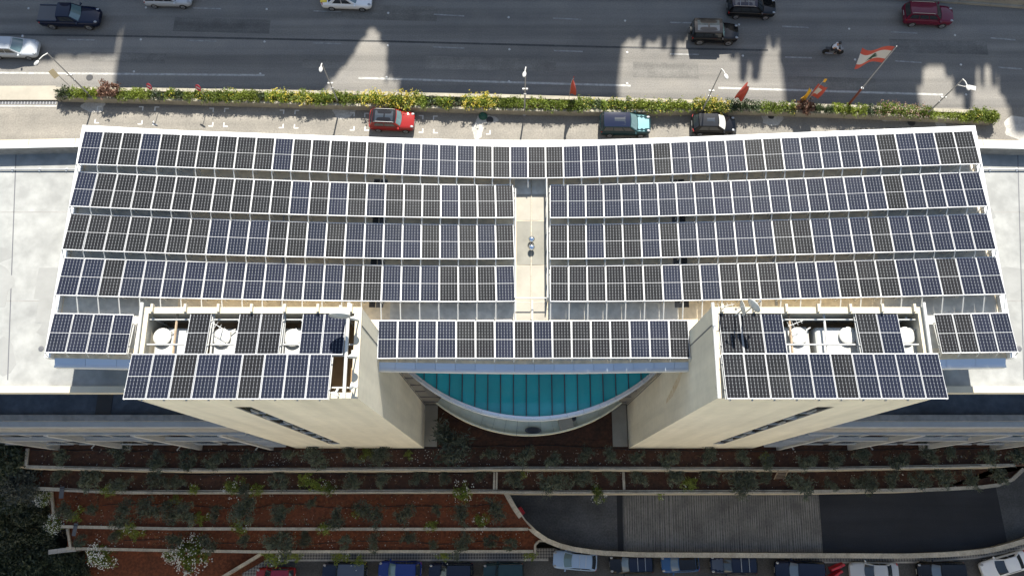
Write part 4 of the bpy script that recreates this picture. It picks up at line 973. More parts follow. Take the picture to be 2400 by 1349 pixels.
for px, py, lab in ((1246, 560, 'upper shiny round roof vent on the walkway'), (1246, 579, 'lower shiny round roof vent on the walkway')):
    p = at(px, py, ZD0 + .35); t = thing('roof_vent', lab, 'vent', (p.x, p.y, ZD0 + .03))
    MB().lathe([(.08, 0), (.08, .22)], n=12).local('neck', M['grey_steel'], t)
    MB().lathe([(.02, .16), (.14, .2), (.19, .28), (.19, .34), (.14, .42), (.02, .46)], n=18).local('cap', M['chrome'], t, True)
p = at(1245.5, 570, ZD0); t = thing('junction_box', 'small tan box between the two roof vents', 'junction box', (p.x, p.y, ZD0 + .03))
MB().bx(-.08, .08, -.1, .1, 0, .1).local('box', M['deck'], t); MB().lathe([(.04, .1), (.04, .13)], n=10).local('knob', M['dark'], t)
for px, lab in ((1820, 'slim grey downpipe crossing the right half of the roof deck'), (660, 'slim grey downpipe crossing the left half of the roof deck')):
    a, b = atV(px, 716, ZD0 + .06), atV(px - (20 if px > 1200 else -8), 420, ZD0 + .06)
    t = thing('roof_pipe', lab, 'pipe', a)
    MB().tube([a, b], .07, 6).build('pipe', M['grey_steel'], t)

# ------------------------------------------------------------------ lamps, flags, signs along the planter
def lamp(label, bx_, by_, tx, ty, hx_, hy_, z0=0.0, flood=False):
    p = at(bx_, by_, z0); h = min((abs(atHt - 0), atHt) for atHt in [0])[1]
    # height of the pole from the photographed top
    best = None
    for k in range(300, 1100):
        z = k / 100; q = at(tx, ty, z); d = math.hypot(q.x - p.x, q.y - p.y)
        if best is None or d < best[0]: best = (d, z)
    h = best[1]
    t = thing('street_lamp', label, 'street lamp', p, 0, 'street lamps along the planter')
    MB().lathe([(.17, 0), (.17, .06), (.10, .10)], n=12).local('base', M['grey_steel'], t)
    MB().tube([(0, 0, 0), (0, 0, h * .45)], .075, 8, 0, .065).local('pole', M['grey_steel'], t)
    MB().tube([(0, 0, h * .45), (0, 0, h - .05)], .055, 8, 0, .045).local('pole', M['grey_steel'], t)
    MB().tube([(0, 0, h * .45 - .08), (0, 0, h * .45 + .08)], .09, 8).local('collar', M['grey_steel'], t)
    q = at(hx_, hy_, h + .1) - p; d = Vector((q.x, q.y, 0)); L = d.length; d.normalize()
    MB().tube([(0, 0, h - .08), tuple(d * (L * .35) + Vector((0, 0, h + .10))), tuple(d * (L * .72) + Vector((0, 0, h + .14)))], .045, 8).local('arm', M['white_paint'], t)
    ang = math.atan2(d.y, d.x)
    R = Matrix.Translation(d * L + Vector((0, 0, h + .06))) @ Matrix.Rotation(ang, 4, 'Z') @ Matrix.Diagonal((1.75, 1, 1, 1))
    hd = MB(); hd.lathe([(.10, 0), (.15, .03), (.155, .08), (.13, .11), (.108, .12)], n=20, M4=R); o = hd.local('lamp_head', M['white_paint'], t, True)
    MB().lathe([(.10, .118), (.085, .14)], n=18, M4=R).local('lamp_cover', M['grey_steel'], o)
    for sx in (-1, 1):
        MB().box((sx * .14, .05, h * .55), (.18, .12, .14)).local('spotlight', M['white_paint'], t)
    if flood:
        MB().tube([(0, 0, h * .86), (.55, -.15, h * .86), (.8, -.2, h * .87)], .035, 6).local('side_arm', M['white_paint'], t)
        f = MB().box((1.15, -.32, h * .87), (.62, .40, .07), -.25).local('solar_lamp', M['white_paint'], t)
        MB().box((1.15, -.32, h * .87 + .042), (.54, .32, .012), -.25).local('solar_face', M['grey_steel'], f)
    return t
lamp('street lamp leaning over the highway at the far left end of the planter', 222, 235, 105, 128, 86, 148)
lamp('street lamp second from the left, above the red parked car', 797, 250, 757, 147, 752, 163)
lamp('street lamp in the middle of the planter, seen straight end on', 1229, 268, 1229, 157, 1229, 175)
lamp('street lamp above the black parked hatchback', 1640, 272, 1696, 163, 1702, 180)
lamp('street lamp with a square solar floodlight at the right end of the planter', 2160, 279, 2257, 184, 2268, 206, 0.0, True)

def grid_cloth(fn, nu, nv): return [[fn(i / (nu - 1), j / (nv - 1)) for i in range(nu)] for j in range(nv)]
def feather(label, bx_, by_, h, ang, w=.62, m='red_flag', curl=.12, z0=ZP - .1, seed=0):
    p = at(bx_, by_, z0); t = thing('feather_flag', label, 'flag', p, ang, 'feather flags in the planter')
    MB().tube([(0, 0, 0), (0, 0, h * .75), (.05, 0, h * .92), (.16, 0, h)], .022, 6).local('pole', M['grey_steel'], t)
    MB().lathe([(.1, 0), (.1, .05), (.05, .09)], n=10).local('foot', M['dark_grey'], t)
    def fn(u, v):
        z = h * (.22 + .78 * v); ww = w * math.sin(math.pi * min(1, (1 - v) * .62 + .05)) ** .6
        x0 = .16 * max(0, (v - .7) / .3) ** 1.5
        return (x0 + u * ww, curl * math.sin(u * 4.2 + v * 5 + seed) * u * 1.3, z - u * .12 * (1 - v))
    MB().grid(grid_cloth(fn, 9, 18)).local('cloth', M[m], t, True)
    return t
feather('red feather flag standing in the planter right of the middle lamp', 1333, 234, 3.5, .5, .55, curl=.2)
feather('red feather flag in the planter above the black parked hatchback', 1734, 248, 3.3, 2.6, .75, curl=.25, seed=2)
feather('yellow feather flag crossing the red and white banner', 1880, 246, 2.7, 2.9, .45, 'yellow_flag', .15, seed=1)
p = at(1884, 245, ZP - .1); t = thing('banner_flag', 'red banner flag with a white patch and yellow tip in the planter', 'flag', p, .12)
MB().tube([(0, 0, 0), (.35, .1, 3.9)], .025, 6).local('pole', M['grey_steel'], t)
def bfn(u, v):
    z = 1.1 + 2.1 * v; return (.1 + .08 * v + u * .85, .05 + .18 * math.sin(3.6 * u + 2 * v), z - .25 * u)
MB().grid(grid_cloth(bfn, 10, 14)).local('cloth', M['red_flag'], t, True)
MB().grid(grid_cloth(lambda u, v: tuple(Vector(bfn(.28 + .35 * u, .25 + .5 * v)) + Vector((0, -.02, .02))), 6, 8)).local('white_patch', M['white_flag'], t, True)
MB().grid(grid_cloth(lambda u, v: (.32 + u * .3, .1 + .05 * math.sin(3 * u), 3.55 + .55 * v - .1 * u), 5, 5)).local('pennant', M['yellow_flag'], t, True)
# the large national flag
p = at(1986, 249, ZP - .1); q = None
for k in range(400, 1400):
    z = k / 100; w_ = at(2097, 105, z); d = math.hypot(w_.x - p.x, w_.y - p.y)
    if q is None or d < q[0]: q = (d, z)
HF = q[1] - p.z
t = thing('flagpole', 'tall flagpole with a dark red lower sleeve at the right of the planter', 'flagpole', p)
MB().tube([(0, 0, 0), (0, 0, HF * .33)], .11, 10, 0, .10).local('sleeve', mat('dark_red_paint', (0.16, 0.035, 0.025), .5), t)
MB().tube([(0, 0, HF * .33), (0, 0, HF)], .05, 8, 0, .035).local('pole', M['grey_steel'], t)
MB().lathe([(.11, 0), (.13, .05), (.11, .1)], (0, 0, HF * .33 - .05), 12).local('collar', M['grey_steel'], t)
fl = thing('flag', 'red and white flag with a green cedar tree flying from the tall pole', 'flag', p + Vector((0, 0, HF * .745)))
FH, FL_ = HF * .235, 2.55
def flag_pt(u, v, off=0.0):
    x = -u * FL_ * (1 - .06 * u); y = .30 * math.sin(4.6 * u + 1.1 * v + .4) * (.25 + u) + .55 * u * (v - .5)
    z = v * FH * (1 - .22 * u) + .10 * FH * u + .16 * math.sin(5.2 * u + .6) * u
    return (x - .05, y - off, z)
for nm, v0, v1, m in (('red_stripe', 0, .25, 'red_flag'), ('white_stripe', .25, .75, 'white_flag'), ('red_stripe', .75, 1, 'red_flag')):
    MB().grid(grid_cloth(lambda u, v: flag_pt(u, v0 + (v1 - v0) * v), 28, 8)).local(nm, M[m], fl, True)
for off in (.012, -.012):                                              # the cedar: trunk and tiers of branches
    mb = MB()
    tiers = [(.27, .04), (.33, .04), (.335, .21), (.40, .10), (.405, .185), (.47, .075), (.475, .15), (.54, .05), (.545, .115), (.61, .03), (.615, .07), (.70, .006)]
    for (va, wa), (vb, wb) in zip(tiers[:-1], tiers[1:]):
        if vb - va < .01: continue
        k = 5; vs = []
        for v, w_ in ((va, wa), (vb, wb)):
            for i in range(k): vs.append(flag_pt(.5 + w_ * (2 * i / (k - 1) - 1), v, off))
        mb.add(vs, [(i, i + 1, k + i + 1, k + i) for i in range(k - 1)])
    mb.local('cedar_emblem', M['cedar'], fl)
# signs
def sign(label, px, py, bx_, by_, h, kind):
    p = at(bx_, by_, ZP - .2 if kind == 'no_entry' else 0); t = thing('road_sign', label, 'sign', p)
    q = at(px, py, h) - p
    MB().tube([(0, 0, 0), (0, 0, h * .96 - p.z)], .03, 6).local('post', M['grey_steel'], t)
    if kind == 'no_entry':
        R = Matrix.Translation((0, -.04, h - p.z)) @ Matrix.Rotation(-.5, 4, 'Z') @ Matrix.Rotation(math.radians(62), 4, 'X')
        MB().lathe([(.31, 0), (.31, .02)], n=24, M4=R).local('disc', M['sign_red'], t)
        b = MB().box((0, 0, .024), (.44, .10, .008)); b.v = [tuple(R @ Vector(v)) for v in b.v]; b.local('white_bar', M['white_flag'], t)
    else:
        R = Matrix.Translation((-.15, -.1, h)) @ Matrix.Rotation(.7, 4, 'Z') @ Matrix.Rotation(math.radians(50), 4, 'X')
        b = MB().box((0, 0, 0), (.5, .75, .02)); b.v = [tuple(R @ Vector(v)) for v in b.v]; b.local('plate', M['sign_back'], t)
        for s in (-1, 1): b = MB().box((0, .18 * s, -.02), (.5, .05, .02)); b.v = [tuple(R @ Vector(v)) for v in b.v]; b.local('brace', M['bark'], t)
sign('round red no entry sign with a white bar, left one of two in the planter', 347, 199, 372, 228, 2.6, 'no_entry')
sign('round red no entry sign with a white bar, right one of two in the planter', 464, 204, 484, 231, 2.6, 'no_entry')
sign('tan back of a square road sign beside the leftmost street lamp', 156, 184, 163, 202, 2.3, 'plate')
# hose reel in the lane
p = at(1132, 270, .2); t = thing('hose_reel', 'coiled dark green hose lying at the foot of the planter', 'hose', (p.x, p.y, 0))
for k in range(4): MB().tube([((.36 - .05 * k) * math.cos(a), (.36 - .05 * k) * math.sin(a), .05 + .08 * k) for a in lin(0, 6.28, 22)], .05, 6).local('coil', M['green_plastic'], t)
MB().lathe([(.16, 0), (.16, .34)], n=14).local('hub', M['green_plastic'], t)
# red plastic barriers on the lower street and the red one at the ramp
def barrier(label, px, py, z, rz, L=.95, grp='red plastic barriers'):
    p = at(px, py, z + .3); t = thing('plastic_barrier', label, 'barrier', (p.x, p.y, z), rz, grp)
    mb = MB(); prof = [(-.26, 0), (.26, 0), (.22, .25), (.10, .42), (.10, .78), (-.10, .78), (-.10, .42), (-.22, .25)]
    vs = [(-L / 2, y, q) for y, q in prof] + [(L / 2, y, q) for y, q in prof]; k = 8
    mb.add(vs, [tuple(range(k))[::-1], tuple(range(k, 2 * k))] + [(i, (i + 1) % k, k + (i + 1) % k, k + i) for i in range(k)]); mb.local('body', M['red_plastic'], t)
    MB().lathe([(.05, .78), (.05, .80)], (L * .25, 0, 0), 10).local('cap', M['dark'], t)
    for s in (-1, 1): MB().bx(s * L / 2 - .03, s * L / 2 + .03, -.06, .06, .15, .7).local('lug', M['red_plastic'], t)
barrier('red plastic barrier, the upper of two lying askew beside the silver sedan', 1961, 1328, ZS, .38, 1.4)
barrier('red plastic barrier, the lower of two lying askew beside the silver sedan', 1958, 1345, ZS, .52, 1.3)
barrier('faded red plastic barrier leaning at the curved wall of the ramp', 1221, 1197, ZR, -.95, .75)
# ladder on the second terrace
a, b = at(1815, 1123, ZB + .2), at(1847, 1101, ZA + .1)
t = thing('ladder', 'wooden ladder leaning on the uppermost terrace wall', 'ladder', (a.x, a.y, ZB))
l0, l1 = at(1814, 1122, ZB + .05), at(1824, 1102, ZA + .5); r0, r1 = at(1839, 1121, ZB + .05), at(1847, 1100, ZA + .5)
wd = mat('weathered_wood', (0.22, 0.17, 0.12), .85)
MB().tube([l0, l1], .045, 5).build('stile', wd, t); MB().tube([r0, r1], .045, 5).build('stile', wd, t)
for k in range(6): u = (k + .5) / 6; MB().tube([l0.lerp(l1, u), r0.lerp(r1, u)], .032, 5).build('rung', wd, t)
# slab lying across the second wall at the left, and the small grey board on it
p = at(145, 1153, ZB + .3); t = thing('plank', 'dark grey plank lying over the second terrace wall at the left', 'plank', p)
MB().box((0, 0, .03), (.38, 1.0, .05), .05).local('board', M['dark_grey'], t); MB().box((0, .35, .07), (.34, .08, .03), .05).local('batten', M['dark'], t)
p = at(176, 1240, ZC + .3); t = thing('plank', 'dark grey plank lying over the third terrace wall at the left', 'plank', p)
MB().box((0, 0, .03), (.34, 1.1, .05), -.08).local('board', M['dark_grey'], t); MB().box((0, .35, .07), (.30, .08, .03), -.08).local('batten', M['dark'], t)
for i, (px, py) in enumerate(((223, 1049), (423, 1054), (607, 1053), (1852, 1052), (2037, 1052), (2222, 1047))):
    p = at(px, py, ZA); t = thing('drain_spout', 'small white drain spout at the foot of the %s pilaster from the left' % ordw(i), 'spout', p, 0, 'drain spouts at the facade foot')
    MB().tube([(0, .3, .1), (-.25 if i < 3 else .25, 0, .08)], .05, 6).local('pipe', M['white_paint'], t); MB().lathe([(.07, 0), (.07, .05)], (-.25 if i < 3 else .25, 0, .03), 8).local('rim', M['white_paint'], t)

# ------------------------------------------------------------------ vehicles
def paint(name, col, metal=.0, rough=.5): return mat(name, col, rough, 0.0, coat=0.7, spec=0.012)
PAINT = {}
def P_(name, col, **k):
    if name not in PAINT: PAINT[name] = paint('paint_' + name, col, **k)
    return PAINT[name]
def car(label, cat, px, py, zg, rz, L, W, H, kind, body, roofm=None, rails=False, bars=0, glass='car_glass', sunroof=False, hood=None, group=None, name='parked_car', rear_tag=False, spare=False):
    """x forward; lower body lofted from stations, a tapered cabin with proud glass, wheels, lights, mirrors"""
    p = at(px, py, zg + H * .6); t = thing(name, label, cat, (p.x, p.y, zg), rz, group)
    h = L / 2; w = W / 2; roofm = roofm or body
    K = {'suv':   dict(zh=.60, zb=.64, ws0=.22, ws1=.07, rr1=-.43, rr0=-.485, tail=.62, rw=.74),
         'jeep':  dict(zh=.60, zb=.62, ws0=.17, ws1=.11, rr1=-.46, rr0=-.485, tail=.62, rw=.84),
         'hatch': dict(zh=.58, zb=.62, ws0=.25, ws1=.06, rr1=-.36, rr0=-.475, tail=.62, rw=.72),
         'mini':  dict(zh=.62, zb=.66, ws0=.20, ws1=.10, rr1=-.40, rr0=-.475, tail=.66, rw=.78),
         'sedan': dict(zh=.60, zb=.64, ws0=.21, ws1=.03, rr1=-.21, rr0=-.365, tail=.66, rw=.70),
         'pickup': dict(zh=.60, zb=.62, ws0=.20, ws1=.08, rr1=-.13, rr0=-.155, tail=.58, rw=.76)}[kind]
    zb, zh, zt_ = K['zb'] * H, K['zh'] * H, K['tail'] * H
    st = [(-.5, .80, .40, .52), (-.49, .90, .26, .60), (-.46, .965, .22, .64), (-.38, .995, .2, .66), (-.2, 1, .2, .66), (.05, 1, .2, .65), (.22, .995, .2, .62), (.32, .985, .2, .60), (.40, .96, .2, .57), (.455, .90, .21, .53), (.485, .79, .24, .47), (.5, .62, .30, .40)]
    rows = []
    for x, ww, zlo, _ in st:
        if x > .2: zt = zh * (1 - .16 * ((x - .2) / .3) ** 2)
        elif x < -.42: zt = zt_ * (1 - .10 * ((-x - .42) / .08))
        else: zt = zb
        if kind == 'sedan' and -.42 <= x < -.3: zt = zt_
        yy = w * ww; z0 = zlo * H * .9
        half = [(yy * .80, z0), (yy * .97, z0 + .06), (yy, z0 + (zt - z0) * .45), (yy * .985, zt - .13), (yy * .93, zt - .03), (yy * .70, zt + .012), (yy * .35, zt + .028), (0, zt + .034)]
        rows.append([(x * L, a, b) for a, b in half] + [(x * L, -a, b) for a, b in half[-2::-1]])
    mb = MB(); mb.grid(rows); k = len(rows[0]); mb.add(rows[0], [tuple(range(k))]); mb.add(rows[-1], [tuple(range(k))[::-1]])
    lo = MB()
    bo = mb.local('body', body, t, True)
    MB().bx(-.42 * L, .42 * L, -w * .82, w * .82, .14 * H, .24 * H).local('underside', M['dark'], t)
    if hood: # bonnet panel in its own colour
        hr = [[(x * L, y * w * (.80 if x < .42 else .70), zh * (1 - .16 * (max(0, x - .2) / .3) ** 2) + .045 - .05 * y * y) for y in (-1, -.5, 0, .5, 1)] for x in (.205, .28, .36, .43, .47)]
        MB().grid(hr).local('bonnet', hood, t, True)
    else:
        hr = [[(x * L, y * w * (.78 if x < .42 else .68), zh * (1 - .16 * (max(0, x - .2) / .3) ** 2) + .043 - .05 * y * y) for y in (-1, -.5, 0, .5, 1)] for x in (.215, .28, .36, .42, .455)]
        MB().grid(hr).local('bonnet', body, t, True)
    # cabin
    bw, rw = w * .90, w * K['rw']; ws0, ws1, rr0, rr1 = K['ws0'] * L, K['ws1'] * L, K['rr0'] * L, K['rr1'] * L
    zr = H - .04
    def outline(x0, x1, hw_, z, bulge):
        f = [(x1 + bulge * (1 - y * y), y * hw_, z) for y in (-1, -.6, -.2, .2, .6, 1)]
        r = [(x0 - bulge * .6 * (1 - y * y), y * hw_, z) for y in (1, .6, .2, -.2, -.6, -1)]
        return f + r
    o0 = outline(rr0, ws0, bw, zb - .05, .16); o1 = outline(rr1, ws1, rw, zr, .07)
    n = len(o0); mb = MB(); mb.add(o0 + o1, [(i, (i + 1) % n, n + (i + 1) % n, n + i) for i in range(n)] + [tuple(range(n, 2 * n))])
    mb.local('cabin', body, t)
    def pane(name, idx, u0, u1, m, e=.012, shr=.06):
        vs = []; kk = len(idx)
        for u in (u0, u1):
            ps = [Vector(o0[i % n]).lerp(Vector(o1[i % n]), u) for i in idx]; a, b = ps[0].copy(), ps[-1].copy()
            ps[0] = a.lerp(ps[1], shr * (kk - 1) if kk > 2 else shr); ps[-1] = b.lerp(ps[-2], shr * (kk - 1) if kk > 2 else shr); vs += ps
        c = sum(vs, Vector()) / len(vs); nrm = (vs[1] - vs[0]).cross(vs[kk] - vs[0]).normalized()
        if nrm.dot(c - Vector((0 if name == 'side_window' else 0, 0, H * .5))) < 0: nrm = -nrm
        vs = [v + nrm * e for v in vs]
        mb = MB(); mb.add(vs, [(i, i + 1, kk + i + 1, kk + i) for i in range(kk - 1)]); return mb.local(name, m, t)
    pane('windscreen', [0, 1, 2, 3, 4, 5], .12, .93, M[glass])
    pane('rear_window', [6, 7, 8, 9, 10, 11], .20 if kind != 'sedan' else .15, .92, M['car_glass'])
    for a, b in ((5, 6), (11, 0)):
        for u0, u1 in ((.06, .34), (.37, .66), (.69, .95)) if kind in ('suv', 'jeep') else ((.14, .48), (.51, .88)):
            A_, B_ = Vector(o0[a]), Vector(o0[b]); C_, D_ = Vector(o1[a]), Vector(o1[b])
            q = [A_.lerp(B_, u0).lerp(C_.lerp(D_, u0), .18), A_.lerp(B_, u1).lerp(C_.lerp(D_, u1), .18), A_.lerp(B_, u1).lerp(C_.lerp(D_, u1), .88), A_.lerp(B_, u0).lerp(C_.lerp(D_, u0), .88)]
            off = Vector((0, .012 if q[0].y > 0 else -.012, .006)); MB().add([v + off for v in q], [(0, 1, 2, 3)]).local('side_window', M['car_glass'], t)
    # roof: a crowned panel
    rr = []
    for i in range(8):
        u = i / 7; x = rr1 + (ws1 - rr1) * u; c = 1 - (2 * u - 1) ** 4 * .35
        rr.append([(x + .055 * (1 - y * y) * (1 if u > .5 else -.6) * abs(2 * u - 1), y * rw * .97, zr + .012 + .045 * c * (1 - y * y * .9)) for y in (-1, -.66, -.33, 0, .33, .66, 1)])
    ro = MB().grid(rr).local('roof', roofm, t, True)
    if sunroof:
        for u0, u1 in ((.10, .48), (.54, .90)) if sunroof == 2 else ((.40, .82),):
            q = [[(rr1 + (ws1 - rr1) * u, y * rw * .72, zr + .064 - .03 * y * y) for y in (-1, 0, 1)] for u in (u0, u1)]
            MB().grid(q).local('sunroof', M['car_glass'], ro)
    if rails:
        for s in (-1, 1): MB().tube([(rr1 + .1, s * rw * .90, zr + .03), (rr1 + .25, s * rw * .90, zr + .09), (ws1 - .3, s * rw * .90, zr + .09), (ws1 - .12, s * rw * .90, zr + .03)], .022, 5).local('roof_rail', M['rimm'], t)
    for b in range(bars):
        x = rr1 + (ws1 - rr1) * (.30 + .34 * b); MB().tube([(x, -rw * .92, zr + .10), (x, rw * .92, zr + .10)], .022, 5).local('roof_bar', M['rimm'], t)
    # lights, mirrors, wheels, plates
    for s in (-1, 1):
        mb = MB(); mb.lathe([(.02, .05), (.12, .03), (.14, 0)], n=12, M4=Matrix.Translation((.452 * L, s * w * .68, zh * .88)) @ Matrix.Rotation(s * .25, 4, 'Z') @ Matrix.Diagonal((1.25, .85, 1, 1)))
        mb.local('headlight', M['lamp_w'], t, True)
        MB().box((-.474 * L, s * w * .80, zt_ * .86), (.10, .24, .16), -s * .3).local('taillight', M['lamp_r'], t)
        MB().box((ws0 - .12, s * (w + .08), zb + .04), (.13, .20, .13), s * -.15).local('mirror', body, t)
        for x in (.31, -.30):
            r = .215 * H if kind not in ('jeep', 'pickup') else .23 * H
            Rm = Matrix.Translation((x * L, s * (w - .06), r)) @ Matrix.Rotation(-s * math.pi / 2, 4, 'X')
            wh = MB().lathe([(r * .7, -.12), (r, -.10), (r, .06), (r * .75, .085)], n=18, M4=Rm).local('tyre', M['tyre'], t)
            MB().lathe([(r * .64, .08), (r * .60, .093), (r * .2, .085)], n=12, M4=Rm).local('rim', M['rimm'], wh)
    MB().box((.497 * L, 0, .32 * H), (.03, .5, .11)).local('number_plate', M['white_paint'], t)
    MB().box((-.500 * L, 0, .50 * H), (.03, .5, .11)).local('number_plate', M['white_paint'], t)
    MB().box((.488 * L, 0, .40 * H), (.06, w * .9, .14)).local('grille', M['dark'], t)
    if kind == 'pickup':
        MB().bx(-.485 * L, -.165 * L, -w * .80, w * .80, zb + .005, zb + .05).local('load_bed', M['dark_grey'], t)
        for s in (-1, 1): MB().bx(-.485 * L, -.16 * L, s * w * .86 - .05, s * w * .86 + .05, zb - .05, zb + .10).local('side_panel', body, t)
    if spare:
        Rm = Matrix.Translation((-.515 * L, 0, .52 * H)) @ Matrix.Rotation(-math.pi / 2, 4, 'Y')
        sp = MB().lathe([(.33, -.08), (.36, .0), (.33, .1)], n=18, M4=Rm).local('spare_wheel', M['tyre'], t); MB().lathe([(.2, .101), (.18, .11)], n=12, M4=Rm).local('rim', M['rimm'], sp)
    return t
navy, black, blk2 = P_('navy', (0.006, 0.010, 0.028)), P_('black', (0.007, 0.007, 0.008)), P_('charcoal', (0.018, 0.019, 0.021))
silver, white = P_('silver', (0.42, 0.44, 0.46), metal=.6), P_('white', (0.74, 0.74, 0.73), metal=0.0)
red, maroon, blue = P_('red', (0.23, 0.016, 0.014)), P_('maroon', (0.12, 0.010, 0.028)), P_('blue', (0.012, 0.030, 0.17))
teal, lblue, mblue, dteal = P_('teal', (0.19, 0.34, 0.36)), P_('light_blue', (0.27, 0.37, 0.52)), P_('mid_blue', (0.03, 0.09, 0.22)), P_('dark_teal', (0.010, 0.032, 0.036))
yellow, slate = P_('yellow', (0.75, 0.55, 0.05), metal=0), P_('slate', (0.06, 0.075, 0.11))
HW = 'cars driving on the highway'; PK = 'cars parked in the service lane'; LS = 'cars parked along the lower street'
dn = math.radians
car('dark navy pickup truck driving at the top left of the highway', 'pickup', 160, 33, 0, dn(-1.5), 5.6, 1.95, 1.8, 'pickup', navy, glass='car_glass_teal', group=HW, name='driving_car')
car('silver sedan cut off by the left edge, driving past the leftmost lamp', 'car', 28, 108, 0, dn(-2), 4.6, 1.8, 1.45, 'sedan', silver, group=HW, name='driving_car', glass='car_glass_teal')
car('silver grey car cut off by the top edge, right of the navy pickup', 'car', 392, -12, 0, dn(-1.5), 4.4, 1.8, 1.5, 'suv', silver, group=HW, name='driving_car')
tx_ = car('white taxi with a yellow rear, cut off by the top edge', 'taxi', 812, -6, 0, dn(-2), 4.7, 1.8, 1.5, 'sedan', white, group=HW, name='driving_car', hood=white, roofm=white, glass='car_glass_teal')
car('black estate car with silver roof rails, cut off by the top edge', 'car', 1762, 12, 0, dn(-2), 4.5, 1.85, 1.6, 'suv', black, roofm=navy, rails=True, bars=2, group=HW, name='driving_car', sunroof=2)
car('boxy black off-roader with a spare wheel on the tailgate', 'car', 1676, 71, 0, dn(-1.5), 4.35, 1.8, 1.85, 'jeep', black, rails=False, sunroof=2, group=HW, name='driving_car', spare=True, glass='car_glass_teal')
car('maroon estate car with silver roof rails at the top right', 'car', 2178, 30, 0, dn(-3), 4.55, 1.85, 1.7, 'suv', maroon, rails=True, group=HW, name='driving_car')
car('red small car with a black roof parked in a marked bay', 'car', 918, 279, 0, dn(-2.5), 4.0, 1.8, 1.5, 'mini', red, roofm=black, rails=True, sunroof=2, group=PK, glass='car_glass_teal')
car('pale teal car with a dark roof parked in the service lane', 'car', 1466, 288, 0, dn(-1), 4.5, 1.95, 1.6, 'suv', dteal, roofm=navy, sunroof=1, hood=teal, group=PK, glass='car_glass_teal')
car('black hatchback with a charcoal roof parked below the planter', 'car', 1673, 288, 0, dn(-1), 3.85, 1.75, 1.5, 'hatch', black, roofm=blk2, sunroof=1, group=PK, glass='white_paint')
PI_ = math.pi
low = lambda lab, px, py, rz, L, W, H, k, b, **kw: car(lab, kw.pop('cat', 'car'), px, py, ZS, PI_ + dn(rz), L, W, H, k, b, group=LS, **kw)
low('dark red car at the left end of the lower street', 645, 1350, 0, 3.8, 1.7, 1.45, 'hatch', red, roofm=P_('crimson', (0.22, .01, .03)))
low('dark navy off-roader half hidden by hanging green shoots', 807, 1340, 0, 4.3, 1.85, 1.8, 'jeep', navy, roofm=slate)
low('bright blue hatchback with a shiny rear window', 937, 1336, -1, 4.2, 1.8, 1.5, 'hatch', blue, glass='car_glass_teal')
low('dark navy car between the bright blue and the dark green car', 1057, 1341, 0, 4.3, 1.85, 1.6, 'suv', navy)
low('dark green off-roader with a square back', 1180, 1341, 0, 3.9, 1.8, 1.7, 'jeep', dteal)
low('light blue hatchback parked at the bend of the curved wall', 1348, 1313, -4, 4.25, 1.75, 1.5, 'hatch', lblue, bars=2, glass='car_glass_teal')
low('black estate car with two roof bars right of the light blue car', 1481, 1321, 1, 4.25, 1.8, 1.65, 'suv', black, roofm=navy, bars=2, glass='glass_blue')
low('small blue hatchback between two dark cars below the ramp wall', 1595, 1320, 3, 3.65, 1.65, 1.5, 'hatch', mblue, roofm=black, glass='glass_blue')
low('dark estate car with a slate bonnet and two white roof bars', 1721, 1322, 0, 4.5, 1.85, 1.65, 'suv', navy, hood=slate, bars=2)
low('large dark navy car left of the red plastic barriers', 1877, 1337, -2, 4.8, 1.95, 1.7, 'suv', navy, glass='glass_blue')
low('silver sedan right of the red plastic barriers', 2050, 1339, -1, 4.65, 1.8, 1.45, 'sedan', silver)
low('black car between the silver and the white sedan', 2209, 1339, 0, 4.6, 1.85, 1.65, 'suv', black, glass='glass_blue')
low('white sedan standing askew at the bottom right corner', 2357, 1324, 15, 4.75, 1.8, 1.45, 'sedan', white)

MB().box((-2.05, 0, 1.0), (.62, 1.35, .10)).local('boot_lid', yellow, tx_); MB().box((-.15, 0, 1.52), (.3, .5, .14)).local('roof_sign', yellow, tx_)
# motorcycle with its rider
p = at(1955, 117, .6); bk = thing('motorcycle', 'black motorcycle ridden along the middle lane of the highway', 'motorcycle', (p.x, p.y, 0), dn(-3))
for x in (-.66, .66):
    Rm = Matrix.Translation((x, 0, .31)) @ Matrix.Rotation(math.pi / 2, 4, 'X')
    wh = MB().lathe([(.2, -.05), (.31, -.05), (.31, .05), (.2, .05)], n=20, M4=Rm).local('wheel', M['tyre'], bk); MB().lathe([(.19, -.03), (.19, .03)], n=12, M4=Rm).local('rim', M['rimm'], wh)
MB().tube([(-.66, 0, .31), (-.1, 0, .45), (.35, 0, .78), (.66, 0, .31)], .06, 6).local('frame', M['dark_grey'], bk)
mb = MB(); mb.lathe([(.04, -.3), (.16, -.2), (.19, .05), (.10, .28)], n=12, M4=Matrix.Translation((.18, 0, .80)) @ Matrix.Rotation(math.pi / 2, 4, 'Y')); mb.local('tank', black, bk, True)
MB().bx(-.62, .02, -.13, .13, .74, .84).local('seat', M['dark'], bk)
MB().bx(-.1, .28, -.17, .17, .32, .62).local('engine', M['grey_steel'], bk)
MB().tube([(.42, -.38, 1.02), (.48, -.15, 1.06), (.48, .15, 1.06), (.42, .38, 1.02)], .02, 6).local('handlebar', M['rimm'], bk)
MB().lathe([(.10, 0), (.11, .08), (.05, .14)], n=12, M4=Matrix.Translation((.60, 0, .86)) @ Matrix.Rotation(math.pi / 2, 4, 'Y')).local('headlight', M['lamp_w'], bk)
MB().tube([(-.05, -.2, .3), (-.75, -.22, .36)], .05, 8).local('exhaust', M['rimm'], bk)
MB().box((-.72, 0, .78), (.22, .26, .14)).local('tail_box', M['dark'], bk)
